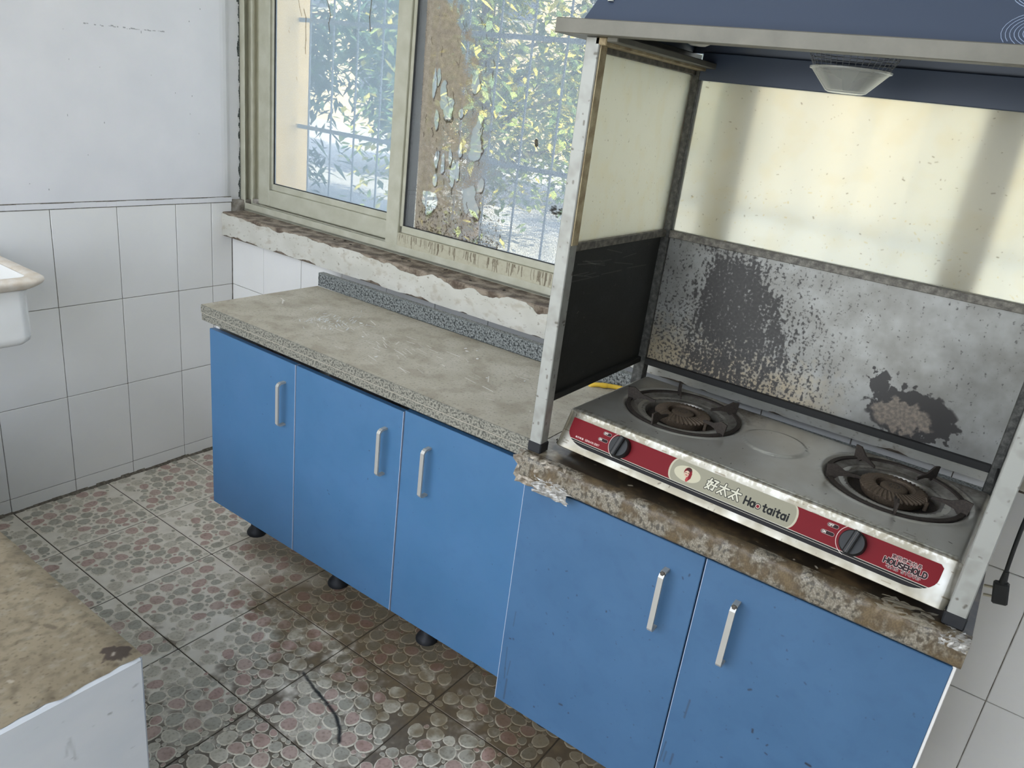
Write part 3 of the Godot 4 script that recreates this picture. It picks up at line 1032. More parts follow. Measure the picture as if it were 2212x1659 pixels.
# strokes of a sign in a box one high, y up; the last item is the width
func sign_strokes(ch: String) -> Array:
	var P := func(s: String) -> Array:
		var o := []
		for line in s.split("/"):
			var l := []
			for q in line.split(" ", false):
				var c := q.split(",")
				l.append(Vector2(float(c[0]), float(c[1])))
			o.append(l)
		return o
	match ch:
		"H": return P.call("0,0 0,1/.62,0 .62,1/0,.5 .62,.5") + [0.62]
		"O": return [arc(.34, .5, .34, .5, 0, 360, 20), 0.68]
		"U": return [[Vector2(0, 1), Vector2(0, .3)] + arc(.3, .3, .3, .3, 180, 360) + [Vector2(.6, 1)], 0.6]
		"S": return [arc(.28, .75, .26, .25, 40, 250) + arc(.28, .25, .28, .25, 90, -140), 0.56]
		"E": return P.call(".5,1 0,1 0,0 .5,0/0,.52 .42,.52") + [0.5]
		"L": return P.call("0,1 0,0 .48,0") + [0.48]
		"D": return [[Vector2(0, 0), Vector2(0, 1), Vector2(.25, 1)] + arc(.25, .5, .35, .5, 90, -90) + [Vector2(0, 0)], 0.6]
		"G": return [arc(.34, .5, .34, .5, 45, 330, 16) + [Vector2(.64, .45), Vector2(.38, .45)], 0.68]
		"A": return P.call("0,0 .32,1 .64,0/.1,.33 .54,.33") + [0.64]
		"T": return P.call("0,1 .6,1/.3,1 .3,0") + [0.6]
		"V": return P.call("0,1 .32,0 .64,1") + [0.64]
		"F": return P.call(".48,1 0,1 0,0/0,.52 .4,.52") + [0.48]
		"N": return P.call("0,0 0,1 .6,0 .6,1") + [0.6]
		"B": return [[Vector2(0, 0), Vector2(0, 1), Vector2(.25, 1)] + arc(.25, .76, .22, .24, 90, -90) + arc(.25, .26, .28, .26, 90, -90) + [Vector2(0, 0)], 0.52]
		"a": return [arc(.27, .33, .25, .33, 0, 360, 16), [Vector2(.53, .68), Vector2(.53, 0)], 0.56]
		"o": return [arc(.34, .36, .31, .36, 0, 360, 18), 0.68]
		"t": return P.call(".2,.95 .2,.1 .3,0 .42,.02/0,.66 .42,.66") + [0.42]
		"i": return P.call(".06,0 .06,.66/.06,.92 .06,.93") + [0.12]
		"1": return P.call("0,.8 .2,1 .2,0") + [0.3]
		"6": return [arc(.27, .3, .27, .3, 0, 360, 14), arc(.45, .5, .45, .5, 100, 190), 0.54]
		"4": return P.call(".4,0 .4,1 0,.3 .55,.3") + [0.55]
		"0": return [arc(.27, .5, .27, .5, 0, 360, 16), 0.54]
		"2": return [arc(.26, .75, .26, .25, 170, -30) + [Vector2(0, 0), Vector2(.54, 0)], 0.54]
		"7": return P.call("0,1 .52,1 .2,0") + [0.52]
		"-": return P.call("0,.45 .3,.45") + [0.3]
		":": return P.call(".06,.1 .06,.12/.06,.6 .06,.62") + [0.2]
		".": return P.call(".06,.45 .06,.47") + [0.14]
		" ": return [0.35]
		"好": return P.call(".24,.98 .06,.36 .40,.06/.42,.72 .30,.30 .02,.02/0,.68 .50,.70/.56,.92 .96,.92 .78,.68/.78,.68 .78,.06 .62,.10/.52,.48 1.02,.48") + [1.02]
		"太": return P.call(".04,.66 .96,.66/.5,1 .48,.55 .04,.02/.5,.6 .96,.02/.36,.18 .52,.02") + [1.0]
		"家": return P.call(".5,1 .5,.9/.05,.72 .05,.88 .95,.88 .95,.74/.2,.7 .8,.7/.55,.7 .15,.45/.45,.58 .6,.3 .5,.02/.55,.42 .1,.22/.5,.28 .1,.02/.85,.6 .6,.42 .95,.05") + [1.0]
		"用": return P.call(".15,.95 .15,.3 .02,.02/.15,.95 .88,.95 .88,.05 .78,.05/.15,.65 .88,.65/.15,.36 .88,.36/.52,.95 .52,.02") + [1.0]
		"燃": return P.call(".22,1 .2,.4 .02,.02/.2,.4 .36,.15/.06,.75 .1,.6/.36,.75 .3,.62/.52,.95 .42,.6/.5,.85 .68,.85 .5,.4/.7,.75 1,.75/.85,.98 .85,.7 .7,.35/.85,.7 1,.38/.42,.2 .4,.05/.58,.2 .6,.08/.75,.2 .78,.08/.9,.22 .98,.06") + [1.0]
		"气": return P.call(".28,1 .05,.6/.22,.84 .92,.84/.25,.66 .82,.66/.12,.48 .75,.48 .8,.15 .98,.08 .98,.22") + [1.0]
		"灶": return P.call(".22,1 .2,.4 .02,.02/.2,.4 .38,.12/.06,.75 .1,.6/.36,.78 .3,.62/.48,.6 .95,.6/.72,.95 .72,.06/.42,.06 1,.06") + [1.0]
		"具": return P.call(".25,.95 .25,.32/.25,.95 .75,.95 .75,.32/.25,.75 .75,.75/.25,.54 .75,.54/.03,.32 .97,.32/.35,.25 .12,.02/.65,.25 .9,.02") + [1.0]
		"执": return P.call(".02,.72 .4,.72/.22,1 .22,.1 .1,.1/.02,.35 .4,.5/.65,1 .6,.5 .42,.02/.46,.72 .86,.72 .86,.15 1,.05 1,.25/.52,.5 .7,.3") + [1.0]
		"行": return P.call(".3,1 .08,.75/.34,.72 .05,.45/.2,.55 .2,0/.5,.88 .95,.88/.45,.6 1,.6/.76,.6 .76,.05 .62,.05") + [1.0]
		"标": return P.call(".02,.7 .42,.7/.22,1 .22,0/.22,.65 .03,.3/.22,.62 .4,.4/.52,.9 .95,.9/.46,.62 1,.62/.74,.62 .74,.04 .64,.06/.58,.4 .48,.12/.88,.4 1,.12") + [1.0]
		"准": return P.call(".05,.9 .15,.78/.03,.1 .2,.45/.45,1 .3,.6/.4,.8 .4,0/.4,.78 1,.78/.4,.52 .95,.52/.4,.28 .95,.28/.38,.03 1,.03/.68,.78 .68,.03/.62,1 .7,.88") + [1.0]
	return [0.3]

# writes a line: left end and baseline in pixels, height, total width (0: natural)
func write(cv: Canvas, s: String, at: Vector2, hgt: float, width: float, r: float, col: Color, outline := 0.0, ocol := Color.BLACK, slant := 0.0) -> void:
	var gap := 0.22
	var total := 0.0
	for ch in s:
		total += float(sign_strokes(ch)[-1]) + gap
	total -= gap
	var kx := hgt if width <= 0.0 else width / total
	for pass_ in ([0, 1] if outline > 0.0 else [1]):
		var x := at.x
		for ch in s:
			var g := sign_strokes(ch)
			for k in g.size() - 1:
				var pts := []
				for p in g[k]:
					pts.append(Vector2(x + p.x * kx + p.y * hgt * slant, at.y - p.y * hgt))
				cv.stroke(pts, r + (outline if pass_ == 0 else 0.0), ocol if pass_ == 0 else col)
			x += (float(g[-1]) + gap) * kx

# the printed front strip of the stove: 3 pixels a millimetre, u 0.016..0.680, s 0.012..0.066
func stove_print_tex() -> ImageTexture:
	var K := 3000.0
	var cv := Canvas.new(1992, 162, C8(112, 10, 20))
	var X := func(u: float, s: float) -> Vector2: return Vector2((u - 0.016) * K, (0.066 - s) * K)
	var beige := C8(148, 144, 124)
	var cream := C8(186, 180, 156)
	for j in 162:
		var s := 0.066 - j / K
		for i in 1992:
			var u := 0.016 + i / K
			# pale cartouche with rounded ends
			var q := clampf((s - 0.024) / 0.041, 0.0, 1.0) * 2.0 - 1.0
			var bow := sqrt(maxf(0.0, 1.0 - q * q)) * 0.012
			var l := 0.2445 - bow
			var r := 0.4530 + bow
			if u > l and u < r:
				var e := minf(u - l, r - u)
				cv.blend(i, j, cream if e < 0.0035 else beige, 1.0)
			if s < 0.0245:
				var line := absf(s - 0.0240) < 0.0005 or absf(s - 0.0205) < 0.0004
				cv.blend(i, j, C8(196, 190, 174) if line else C8(26, 24, 24), 1.0)
	# oval picture of a red-haired head
	cv.ellipse(X.call(0.268, 0.0437), 0.0250 * K, 0.0135 * K, C8(192, 186, 160))
	cv.ellipse(X.call(0.2680, 0.0475), 0.0072 * K, 0.0085 * K, C8(112, 14, 22))
	cv.ellipse(X.call(0.2685, 0.0525), 0.0050 * K, 0.0034 * K, C8(66, 26, 24))
	cv.ellipse(X.call(0.2668, 0.0440), 0.0048 * K, 0.0058 * K, C8(200, 172, 148))
	cv.stroke([X.call(0.2735, 0.046), X.call(0.2735, 0.039), X.call(0.2705, 0.034)], 8.0, C8(122, 18, 26))
	cv.stroke([X.call(0.2700, 0.037), X.call(0.2705, 0.0325)], 6.0, C8(170, 60, 60))
	cv.stroke([X.call(0.2655, 0.0418), X.call(0.2685, 0.0418)], 1.6, C8(150, 30, 40))
	cv.stroke([X.call(0.2640, 0.0455), X.call(0.2655, 0.0457)], 1.6, C8(60, 30, 28))
	cv.stroke([X.call(0.2685, 0.0457), X.call(0.2700, 0.0455)], 1.6, C8(60, 30, 28))
	write(cv, "好太太", X.call(0.3055, 0.0335), 0.0195 * K, 0.061 * K, 4.6, C8(206, 202, 182), 3.2, C8(40, 38, 34), 0.12)
	write(cv, "Ha", X.call(0.3765, 0.0345), 0.0125 * K, 0.0175 * K, 4.3, C8(20, 20, 18))
	cv.ellipse(X.call(0.4000, 0.0388), 15.5, 15.5, C8(30, 28, 26))
	cv.ellipse(X.call(0.4000, 0.0388), 11.5, 11.5, C8(206, 196, 176))
	cv.ellipse(X.call(0.4000, 0.0388), 8.0, 8.0, C8(122, 20, 30))
	write(cv, "taitai", X.call(0.4085, 0.0345), 0.0125 * K, 0.0430 * K, 4.3, C8(20, 20, 18))
	var white := C8(222, 214, 204)
	for k in [0.1316, 0.5536]:
		var o: Vector2 = X.call(k, 0.0437)
		cv.stroke(arc(o.x, o.y, 76, 76, 110, 250, 30), 1.4, white)
		for t in [["OFF", -0.0410, 0.0562, 23.0, 34.0], ["ON", -0.0465, 0.0425, 16.0, 44.0]]:
			var b: Vector2 = X.call(k + t[1], t[2])
			cv.stroke([b, b + Vector2(t[4], 0)], 9.6, white)
			cv.stroke([b, b + Vector2(t[4], 0)], 8.4, C8(40, 22, 22))
			write(cv, t[0], b + Vector2(-3, 5), 10.5, t[3], 1.3, white)
	write(cv, "执行标准: GB16410-2007", X.call(0.036, 0.0280), 10.5, 0.053 * K, 0.9, white)
	write(cv, "家用燃气灶具", X.call(0.6105, 0.0452), 17.0, 0.042 * K, 1.3, C8(60, 20, 24), 1.6, white)
	write(cv, "HOUSEHOLD", X.call(0.6020, 0.0345), 24.0, 0.060 * K, 3.6, C8(44, 26, 28), 1.8, white)
	write(cv, ".GAS STOVE.", X.call(0.6070, 0.0285), 11.5, 0.049 * K, 1.5, C8(60, 24, 28), 1.2, white)
	return cv.texture()

# ---------------------------------------------------------------- the setting
func build_left_wall() -> void:
	var w := thing("wall_left", "", "", Vector3.ZERO, "", "structure")
	var core := MB.new()
	# plaster above the tiles; it dips back into the window reveal
	var prof := [Vector2(-0.004, 2.5), Vector2(-0.004, 0.035), Vector2(-0.006, 0.022), Vector2(-0.012, 0.008), Vector2(-0.020, 0.0), Vector2(-0.024, -0.012), Vector2(-0.024, -0.34)]
	for i in prof.size() - 1:
		var a: Vector2 = prof[i]
		var b: Vector2 = prof[i + 1]
		var nn := Vector3(a.y - b.y, 0, b.x - a.x).normalized()
		core.quad(Vector3(a.x, 0.95, a.y), Vector3(b.x, 0.95, b.y), Vector3(b.x, 2.75, b.y), Vector3(a.x, 2.75, a.y), nn)
	core.box(Vector3(-0.2, 0.95, -0.335), Vector3(-0.03, 2.75, 2.5))
	part("plaster", core, M.plaster, w)
	part("mortar_bed", bx(Vector3(-0.2, -0.05, -0.335), Vector3(-0.0035, 0.955, 2.5)), M.grout, w)
	var ze := [0.0, 0.082]
	var z := 0.2164
	while z < 2.5:
		ze.append(z)
		z += 0.2
	ze.append(2.5)
	var ye := [0.0, 0.05, 0.35, 0.65, 0.95]
	rng.seed = 31
	for r in 4:
		for k in ze.size() - 1:
			var off := rng.randf_range(-0.0006, 0.0006)
			part("wall_tile", bx(Vector3(-0.006, ye[r] + 0.001, ze[k] + 0.001), Vector3(off, ye[r + 1] - 0.001, ze[k + 1] - 0.001), 0.0012), M.tile, w)
	# uneven dirty fillet where the tiles meet the floor
	var g := MB.new()
	for k in 110:
		var z0 := k * 0.029
		var hgt := rng.randf_range(0.004, 0.010)
		g.prism(PackedVector2Array([Vector2(0, 0), Vector2(rng.randf_range(0.006, 0.014), 0), Vector2(0.001, hgt), Vector2(0, hgt)]), Vector3(-0.001, 0.0005, z0), Vector3.RIGHT, Vector3.UP, Vector3(0, 0, 0.029))
	part("dirt_line", g, M.grime, w)
	# dark ragged line along the window frame
	var mn := FastNoiseLite.new()
	mn.seed = 6
	mn.fractal_octaves = 3
	var md := MB.new()
	for k in 300:
		var y0 := 0.95 + k * 0.006
		var zz := -0.0545 + absf(mn.get_noise_1d(k * 9.0)) * 0.018 + rng.randf() * 0.0015
		md.quad(Vector3(-0.0236, y0, -0.0555), Vector3(-0.0236, y0, zz), Vector3(-0.0236, y0 + 0.006, zz), Vector3(-0.0236, y0 + 0.006, -0.0555), Vector3.RIGHT)
	part("frame_edge_line", md, M.dark_mottle, w)
	# scuffs left on the plaster
	var sf := MB.new()
	for k in 34:
		var t := k / 33.0
		if rng.randf() < 0.35:
			continue
		var yy := lerpf(1.467, 1.477, t) + rng.randf_range(-0.002, 0.002)
		var zz := lerpf(0.469, 0.229, t)
		sf.box(Vector3(-0.0045, yy, zz), Vector3(-0.0037, yy + rng.randf_range(0.001, 0.004), zz + rng.randf_range(0.003, 0.009)))
	for k in 26:
		var yy := rng.randf_range(1.0, 1.6)
		var zz := rng.randf_range(0.1, 0.95)
		sf.box(Vector3(-0.0045, yy, zz), Vector3(-0.0037, yy + rng.randf_range(0.002, 0.007), zz + rng.randf_range(0.001, 0.003)))
	part("scuff_mark", sf, M.scuff, w).set_meta("kind", "stuff")
	var t := thing("trim_1", "", "", Vector3(0, 0.95, 0), "", "structure")
	var s := MB.new()
	# thin mortar strip closing the top of the tiles, a little wavy
	for k in 100:
		var z0 := 0.0 + k * 0.032
		var d0 := 0.0015 + 0.0012 * sin(k * 0.7)
		s.box(Vector3(-0.006, 0.9515, z0), Vector3(d0, 0.9665 + 0.0008 * sin(k * 1.3), z0 + 0.032))
	part("mortar_strip", s, M.plaster, t)
	var g2 := MB.new()
	g2.box(Vector3(-0.006, 0.9493, 0.0), Vector3(0.0003, 0.9518, 2.5))
	g2.box(Vector3(-0.006, 0.9665, 0.0), Vector3(-0.002, 0.9690, 2.5))
	part("dirty_joint", g2, M.grime, t)

func build_back_wall() -> void:
	var w := thing("wall_back", "", "", Vector3.ZERO, "", "structure")
	part("masonry", bx(Vector3(-0.3, -0.6, -0.335), Vector3(3.6, 0.8326, -0.0035)), M.grout, w)
	part("masonry", bx(Vector3(-0.3, 2.3, -0.335), Vector3(3.6, 2.75, -0.002)), M.plaster, w)
	part("masonry", bx(Vector3(2.95, 0.8326, -0.335), Vector3(3.6, 2.3, -0.002)), M.plaster, w)
	var ext := MB.new()
	# rendered outside: the jambs, and the face of the wall
	ext.box(Vector3(-0.5, 0.8326, -0.345), Vector3(0.0, 2.3, -0.125))
	ext.box(Vector3(2.95, 0.8326, -0.345), Vector3(3.6, 2.3, -0.125))
	ext.box(Vector3(-0.5, -0.6, -0.347), Vector3(3.6, 0.8326, -0.336))
	ext.box(Vector3(-0.5, 2.3, -0.347), Vector3(3.6, 4.5, -0.336))
	part("outside_render", ext, M.yellow_plaster, w, "sunlit yellow render of the outer window jamb")
	var xe := [0.0]
	var x := 0.18
	while x < 3.5:
		xe.append(x)
		x += 0.2
	xe.append(3.5)
	var ye := [0.0, 0.05, 0.35, 0.65, 0.8326]
	rng.seed = 32
	for r in 4:
		for k in xe.size() - 1:
			var off := rng.randf_range(-0.0006, 0.0006)
			part("wall_tile", bx(Vector3(xe[k] + 0.001, ye[r] + 0.001, -0.006), Vector3(xe[k + 1] - 0.001, ye[r + 1] - 0.001, off), 0.0012), M.tile, w)

func build_other_walls() -> void:
	var r := thing("wall_right", "", "", Vector3(3.5, 0, 0), "", "structure")
	part("plaster", bx(Vector3(3.5, -0.05, 0.0), Vector3(3.7, 2.75, 2.5)), M.plaster, r)
	# the wall behind the camera, with the wide doorway to the yard
	var f := thing("wall_front", "", "", Vector3(0, 0, 2.5), "", "structure")
	part("plaster", bx(Vector3(-0.2, 2.62, 2.5), Vector3(3.7, 2.75, 2.7)), M.plaster, f)
	part("plaster", bx(Vector3(-0.2, -0.05, 2.5), Vector3(0.12, 2.62, 2.7)), M.plaster, f)
	part("plaster", bx(Vector3(2.45, -0.05, 2.5), Vector3(3.7, 2.62, 2.7)), M.plaster, f)
	var c := thing("ceiling", "", "", Vector3(0, 2.75, 0), "", "structure")
	part("slab", bx(Vector3(-0.5, 2.75, -0.335), Vector3(3.7, 2.95, 2.7)), M.ceiling, c)

func pebble_pattern() -> Array:
	rng.seed = 77
	var o := []
	var tries := 0
	var r := 0.021
	while tries < 15000:
		tries += 1
		r = lerpf(0.023, 0.006, minf(1.0, tries / 11000.0))
		var rr := r * rng.randf_range(0.85, 1.0)
		var p := Vector2(rng.randf_range(rr, 0.3 - rr), rng.randf_range(rr, 0.3 - rr))
		var ok := true
		for q in o:
			if p.distance_to(q[0]) < (rr + q[1]) * 0.92 + 0.0008:
				ok = false
				break
		if ok:
			o.append([p, rr, rng.randf_range(-0.5, 0.5) + (PI / 2 if rng.randf() < 0.25 else 0.0), rng.randf_range(1.0, 1.2), rng.randi() % 10, rng.randf()])
	return o

func add_pebble(b: MB, q: Array, x0: float, z0: float, turn: int) -> void:
	var p: Vector2 = q[0] - Vector2(0.15, 0.15)
	p = p.rotated(turn * PI / 2) + Vector2(0.15 + x0, 0.15 + z0)
	var seg := 12
	var tone: Color
	if q[4] < 3:
		tone = C8(182, 156, 148)
	elif q[4] < 7:
		tone = C8(166, 164, 153)
	else:
		tone = C8(196, 192, 178)
	tone = tone.lerp(C8(190, 186, 174), q[5] * 0.35).srgb_to_linear()
	var rim := C8(216, 212, 198).srgb_to_linear()
	var inner := []
	var outer := []
	for k in seg:
		var a := TAU * k / seg
		var e := Vector2(cos(a) * q[1] * q[3], sin(a) * q[1] / q[3] * 1.06)
		e *= 1.0 + 0.06 * sin(a * 3.0 + q[5] * 6.0)
		e = e.rotated(q[2] + turn * PI / 2)
		inner.append(Vector3(p.x + e.x * 0.84, 0.0011, p.y + e.y * 0.84))
		outer.append(Vector3(p.x + e.x, -0.0002, p.y + e.y))
	var uv := func(v: Vector3) -> Vector2: return Vector2(v.x / 2.4, v.z / 1.8)
	var mid := Vector3(p.x, 0.0014, p.y)
	for k in seg:
		var l := (k + 1) % seg
		b.col = tone
		b.tri(mid, inner[k], inner[l], Vector3.UP, Vector3.UP, Vector3.UP, uv.call(mid), uv.call(inner[k]), uv.call(inner[l]))
		b.col = rim
		var d1: Vector3 = (inner[k] - mid).normalized() * 0.5 + Vector3.UP
		var d2: Vector3 = (inner[l] - mid).normalized() * 0.5 + Vector3.UP
		b.quads([inner[k], inner[l], outer[l], outer[k]], [Vector3.UP, Vector3.UP, d2, d1], [uv.call(inner[k]), uv.call(inner[l]), uv.call(outer[l]), uv.call(outer[k])])

func build_floor() -> void:
	var f := thing("floor", "", "", Vector3.ZERO, "", "structure")
	part("mortar_bed", bx(Vector3(-0.1, -0.25, -0.1), Vector3(3.7, -0.0022, 2.7)), M.floor_grout, f)
	var pat := pebble_pattern()
	var xs := [0.0]
	var x := 0.3046
	while x < 3.5:
		xs.append(x)
		x += 0.3
	xs.append(3.5)
	var zs := [0.0, 0.2131]
	var z := 0.5131
	while z < 2.5:
		zs.append(z)
		z += 0.3
	zs.append(2.5)
	rng.seed = 78
	# tiles whose pebbles show largest get one part for each pebble
	var near := [Vector2i(3, 3), Vector2i(4, 3), Vector2i(5, 3)]
	for j in zs.size() - 1:
		for i in xs.size() - 1:
			var b := MB.new()
			var lo := Vector3(xs[i] + 0.0016, -0.012, zs[j] + 0.0016)
			var hi := Vector3(xs[i + 1] - 0.0016, rng.randf_range(-0.0004, 0.0), zs[j + 1] - 0.0016)
			b.box(lo, hi, 0.001)
			for k in b.v.size():
				b.t[k] = Vector2(b.v[k].x / 2.4, b.v[k].z / 1.8)
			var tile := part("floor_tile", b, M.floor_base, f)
			var turn := rng.randi() % 4
			var x0: float = xs[i] if i == 0 else xs[i + 1] - 0.3
			if i == xs.size() - 2 and i > 0:
				x0 = xs[i]
			var z0: float = zs[j + 1] - 0.3 if j < zs.size() - 2 else zs[j]
			if near.has(Vector2i(i, j)):
				for q in pat:
					var pb := MB.new()
					add_pebble(pb, q, x0, z0, turn)
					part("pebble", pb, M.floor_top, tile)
			elif xs[i] < 2.5 and zs[j] < 1.9:
				var pb := MB.new()
				for q in pat:
					var c: Vector2 = (q[0] - Vector2(0.15, 0.15)).rotated(turn * PI / 2) + Vector2(0.15 + x0, 0.15 + z0)
					if c.x - q[1] * 1.04 > lo.x and c.x + q[1] * 1.04 < hi.x and c.y - q[1] * 1.04 > lo.z and c.y + q[1] * 1.04 < hi.z:
						add_pebble(pb, q, x0, z0, turn)
				if pb.v.size() > 0:
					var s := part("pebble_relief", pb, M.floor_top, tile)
					s.set_meta("kind", "stuff")

func jag(x: float, n: FastNoiseLite) -> float:
	return n.get_noise_1d(x * 1000.0)

func rail_box(m: Material, lo: Vector3, hi: Vector3, called: String, parent: Node3D, bev := 0.0015) -> MeshInstance3D:
	return part(called, bx(lo, hi, bev), m, parent)

func build_window() -> void:
	var w := thing("window_1", "", "", Vector3(0, 0.9, -0.06), "", "structure")
	# sill: rough concrete with a worn paint skin on its front
	part("window_sill", bx(Vector3(0.0, 0.8326, -0.12), Vector3(2.95, 0.918, 0.040), 0.003), M.sill_dirt, w)
	part("outer_sill", bx(Vector3(0.0, 0.8326, -0.38), Vector3(2.95, 0.90, -0.125), 0.003), M.concrete, w)
	var n := FastNoiseLite.new()
	n.seed = 4
	n.frequency = 0.006
	n.fractal_octaves = 5
	var skin := MB.new()
	var steps := 520
	for k in steps:
		var xa := 0.0 + k * 2.9 / steps
		var xb := xa + 2.9 / steps
		var p := []
		for xx in [xa, xb]:
			var wear: float = clampf(0.35 + xx * 0.45, 0.3, 1.0)
			var hi: float = 0.9165 - maxf(0.0, 0.008 + jag(xx, n) * 0.034) * wear
			var lo: float = 0.834 + maxf(0.0, jag(xx + 5.0, n) * 0.020)
			p.append(Vector2(lo, hi))
		var z := 0.0418
		skin.quad(Vector3(xa, p[0].x, z), Vector3(xb, p[1].x, z), Vector3(xb, p[1].y, z), Vector3(xa, p[0].y, z), Vector3.BACK, Vector2(xa / 2.9, (0.918 - p[0].x) / 0.0854), Vector2(xb / 2.9, (0.918 - p[1].x) / 0.0854), Vector2(xb / 2.9, (0.918 - p[1].y) / 0.0854), Vector2(xa / 2.9, (0.918 - p[0].y) / 0.0854))
		skin.quad(Vector3(xa, p[0].y, z), Vector3(xb, p[1].y, z), Vector3(xb, p[1].y, 0.0395), Vector3(xa, p[0].y, 0.0395), Vector3.UP)
		skin.quad(Vector3(xa, p[0].x, z), Vector3(xb, p[1].x, z), Vector3(xb, p[1].x, 0.0395), Vector3(xa, p[0].x, 0.0395), Vector3.DOWN)
	part("paint_skin", skin, M.sill_paint, w.get_node("window_sill"), "flaking white paint with ragged edges")
	# outer frame: channels with three lips
	var fr := MB.new()
	fr.box(Vector3(-0.024, 0.918, -0.125), Vector3(2.95, 0.926, -0.055))
	fr.box(Vector3(-0.024, 0.918, -0.0585), Vector3(2.95, 0.946, -0.055), 0.001)
	fr.box(Vector3(-0.02, 0.918, -0.0885), Vector3(2.95, 0.944, -0.085), 0.001)
	fr.box(Vector3(-0.02, 0.918, -0.125), Vector3(2.95, 0.952, -0.1215), 0.001)
	fr.box(Vector3(-0.03, 0.918, -0.125), Vector3(-0.022, 2.3, -0.055))
	fr.box(Vector3(-0.03, 0.918, -0.0585), Vector3(0.001, 2.3, -0.055), 0.001)
	fr.box(Vector3(-0.03, 0.918, -0.0885), Vector3(0.001, 2.3, -0.085), 0.001)
	fr.box(Vector3(-0.03, 0.918, -0.125), Vector3(0.004, 2.3, -0.1215), 0.001)
	fr.box(Vector3(2.93, 0.918, -0.125), Vector3(2.95, 2.3, -0.055), 0.001)
	fr.box(Vector3(-0.03, 2.27, -0.125), Vector3(2.95, 2.3, -0.055), 0.001)
	part("outer_frame", fr, M.frame, w)
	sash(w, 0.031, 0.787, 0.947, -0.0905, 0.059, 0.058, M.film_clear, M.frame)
	# black strip painted in for the shaded stile behind the caked pane
	part("stile_shade_strip", bx(Vector3(0.722, 0.955, -0.0895), Vector3(0.794, 2.25, -0.0865), 0.0008), M.gasket, w, "black strip standing in for shade on the stile between the two sashes")
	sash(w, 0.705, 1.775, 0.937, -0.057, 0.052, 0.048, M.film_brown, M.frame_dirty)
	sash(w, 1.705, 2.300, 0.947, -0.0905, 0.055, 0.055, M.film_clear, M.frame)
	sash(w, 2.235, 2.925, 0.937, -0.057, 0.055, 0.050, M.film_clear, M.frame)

# one sliding leaf; zf is its room-side face
func sash(w: Node3D, x0: float, x1: float, y0: float, zf: float, stile: float, rail: float, film: Material, rail_mat: Material) -> void:
	var s := Node3D.new()
	s.name = "sliding_sash"
	w.add_child(s, true)
	s.position = -w.position
	var d := 0.026
	var y1 := 2.262
	var gx := 0.012
	# stiles and rails with mitred look: rails run between the stiles
	part("stile", bx(Vector3(x0, y0, zf - d), Vector3(x0 + stile, y1, zf), 0.0015), M.frame, s)
	part("stile", bx(Vector3(x1 - stile, y0, zf - d), Vector3(x1, y1, zf), 0.0015), M.frame, s)
	part("bottom_rail", bx(Vector3(x0 + stile, y0, zf - d), Vector3(x1 - stile, y0 + rail, zf), 0.0015), rail_mat, s)
	part("top_rail", bx(Vector3(x0 + stile, y1 - rail, zf - d), Vector3(x1 - stile, y1, zf), 0.0015), M.frame, s)
	var b := MB.new()
	var zb := zf - 0.008
	b.box(Vector3(x0 + stile, y0 + rail, zb - 0.012), Vector3(x1 - stile, y0 + rail + 0.022, zb), 0.002)
	b.box(Vector3(x0 + stile, y0 + rail, zb - 0.012), Vector3(x0 + stile + gx, y1 - rail, zb), 0.002)
	b.box(Vector3(x1 - stile - gx, y0 + rail, zb - 0.012), Vector3(x1 - stile, y1 - rail, zb), 0.002)
	part("glazing_bead", b, M.frame, s)
	var g := MB.new()
	g.box(Vector3(x0 + stile + gx, y0 + rail + 0.022, zb - 0.0095), Vector3(x0 + stile + gx + 0.004, y1 - rail, zb - 0.003))
	g.box(Vector3(x0 + stile + gx, y0 + rail + 0.022, zb - 0.0095), Vector3(x1 - stile - gx, y0 + rail + 0.0245, zb - 0.003))
	part("gasket", g, M.gasket, s)
	part("pane", bx(Vector3(x0 + stile, y0 + rail, zb - 0.010), Vector3(x1 - stile, y1 - rail, zb - 0.006)), M.glass, s)
	var f := MB.new()
	var a := Vector3(x0 + stile, 1.0 if film == M.film_brown else y0 + rail, zb - 0.0055)
	var c := Vector3(x1 - stile, 2.2, zb - 0.0055)
	if film == M.film_brown:
		a.x = 0.757
		c.x = 1.775 - stile
		var um := (c.x - 0.757) / 1.018
		f.quad(Vector3(a.x, a.y, a.z), Vector3(c.x, a.y, a.z), Vector3(c.x, c.y, a.z), Vector3(a.x, c.y, a.z), Vector3.BACK, Vector2(0, 1), Vector2(um, 1), Vector2(um, 0), Vector2(0, 0))
	else:
		f.quad(Vector3(a.x, a.y, a.z), Vector3(c.x, a.y, a.z), Vector3(c.x, c.y, a.z), Vector3(a.x, c.y, a.z), Vector3.BACK)
	part("grime_film", f, film, s)

# ---------------------------------------------------------------- cabinets and worktops
func handle_mesh(x: float, y0: float, y1: float, z: float) -> MB:
	var b := MB.new()
	var o := PackedVector2Array([Vector2(y0, 0), Vector2(y0, 0.016), Vector2(y0 + 0.003, 0.022), Vector2(y0 + 0.009, 0.026), Vector2(y1 - 0.009, 0.026), Vector2(y1 - 0.003, 0.022), Vector2(y1, 0.016), Vector2(y1, 0), Vector2(y1 - 0.0045, 0), Vector2(y1 - 0.005, 0.015), Vector2(y1 - 0.010, 0.0215), Vector2(y0 + 0.010, 0.0215), Vector2(y0 + 0.005, 0.015), Vector2(y0 + 0.0045, 0)])
	b.prism(o, Vector3(x - 0.005, 0, z), Vector3.UP, Vector3.BACK, Vector3(0.010, 0, 0))
	return b

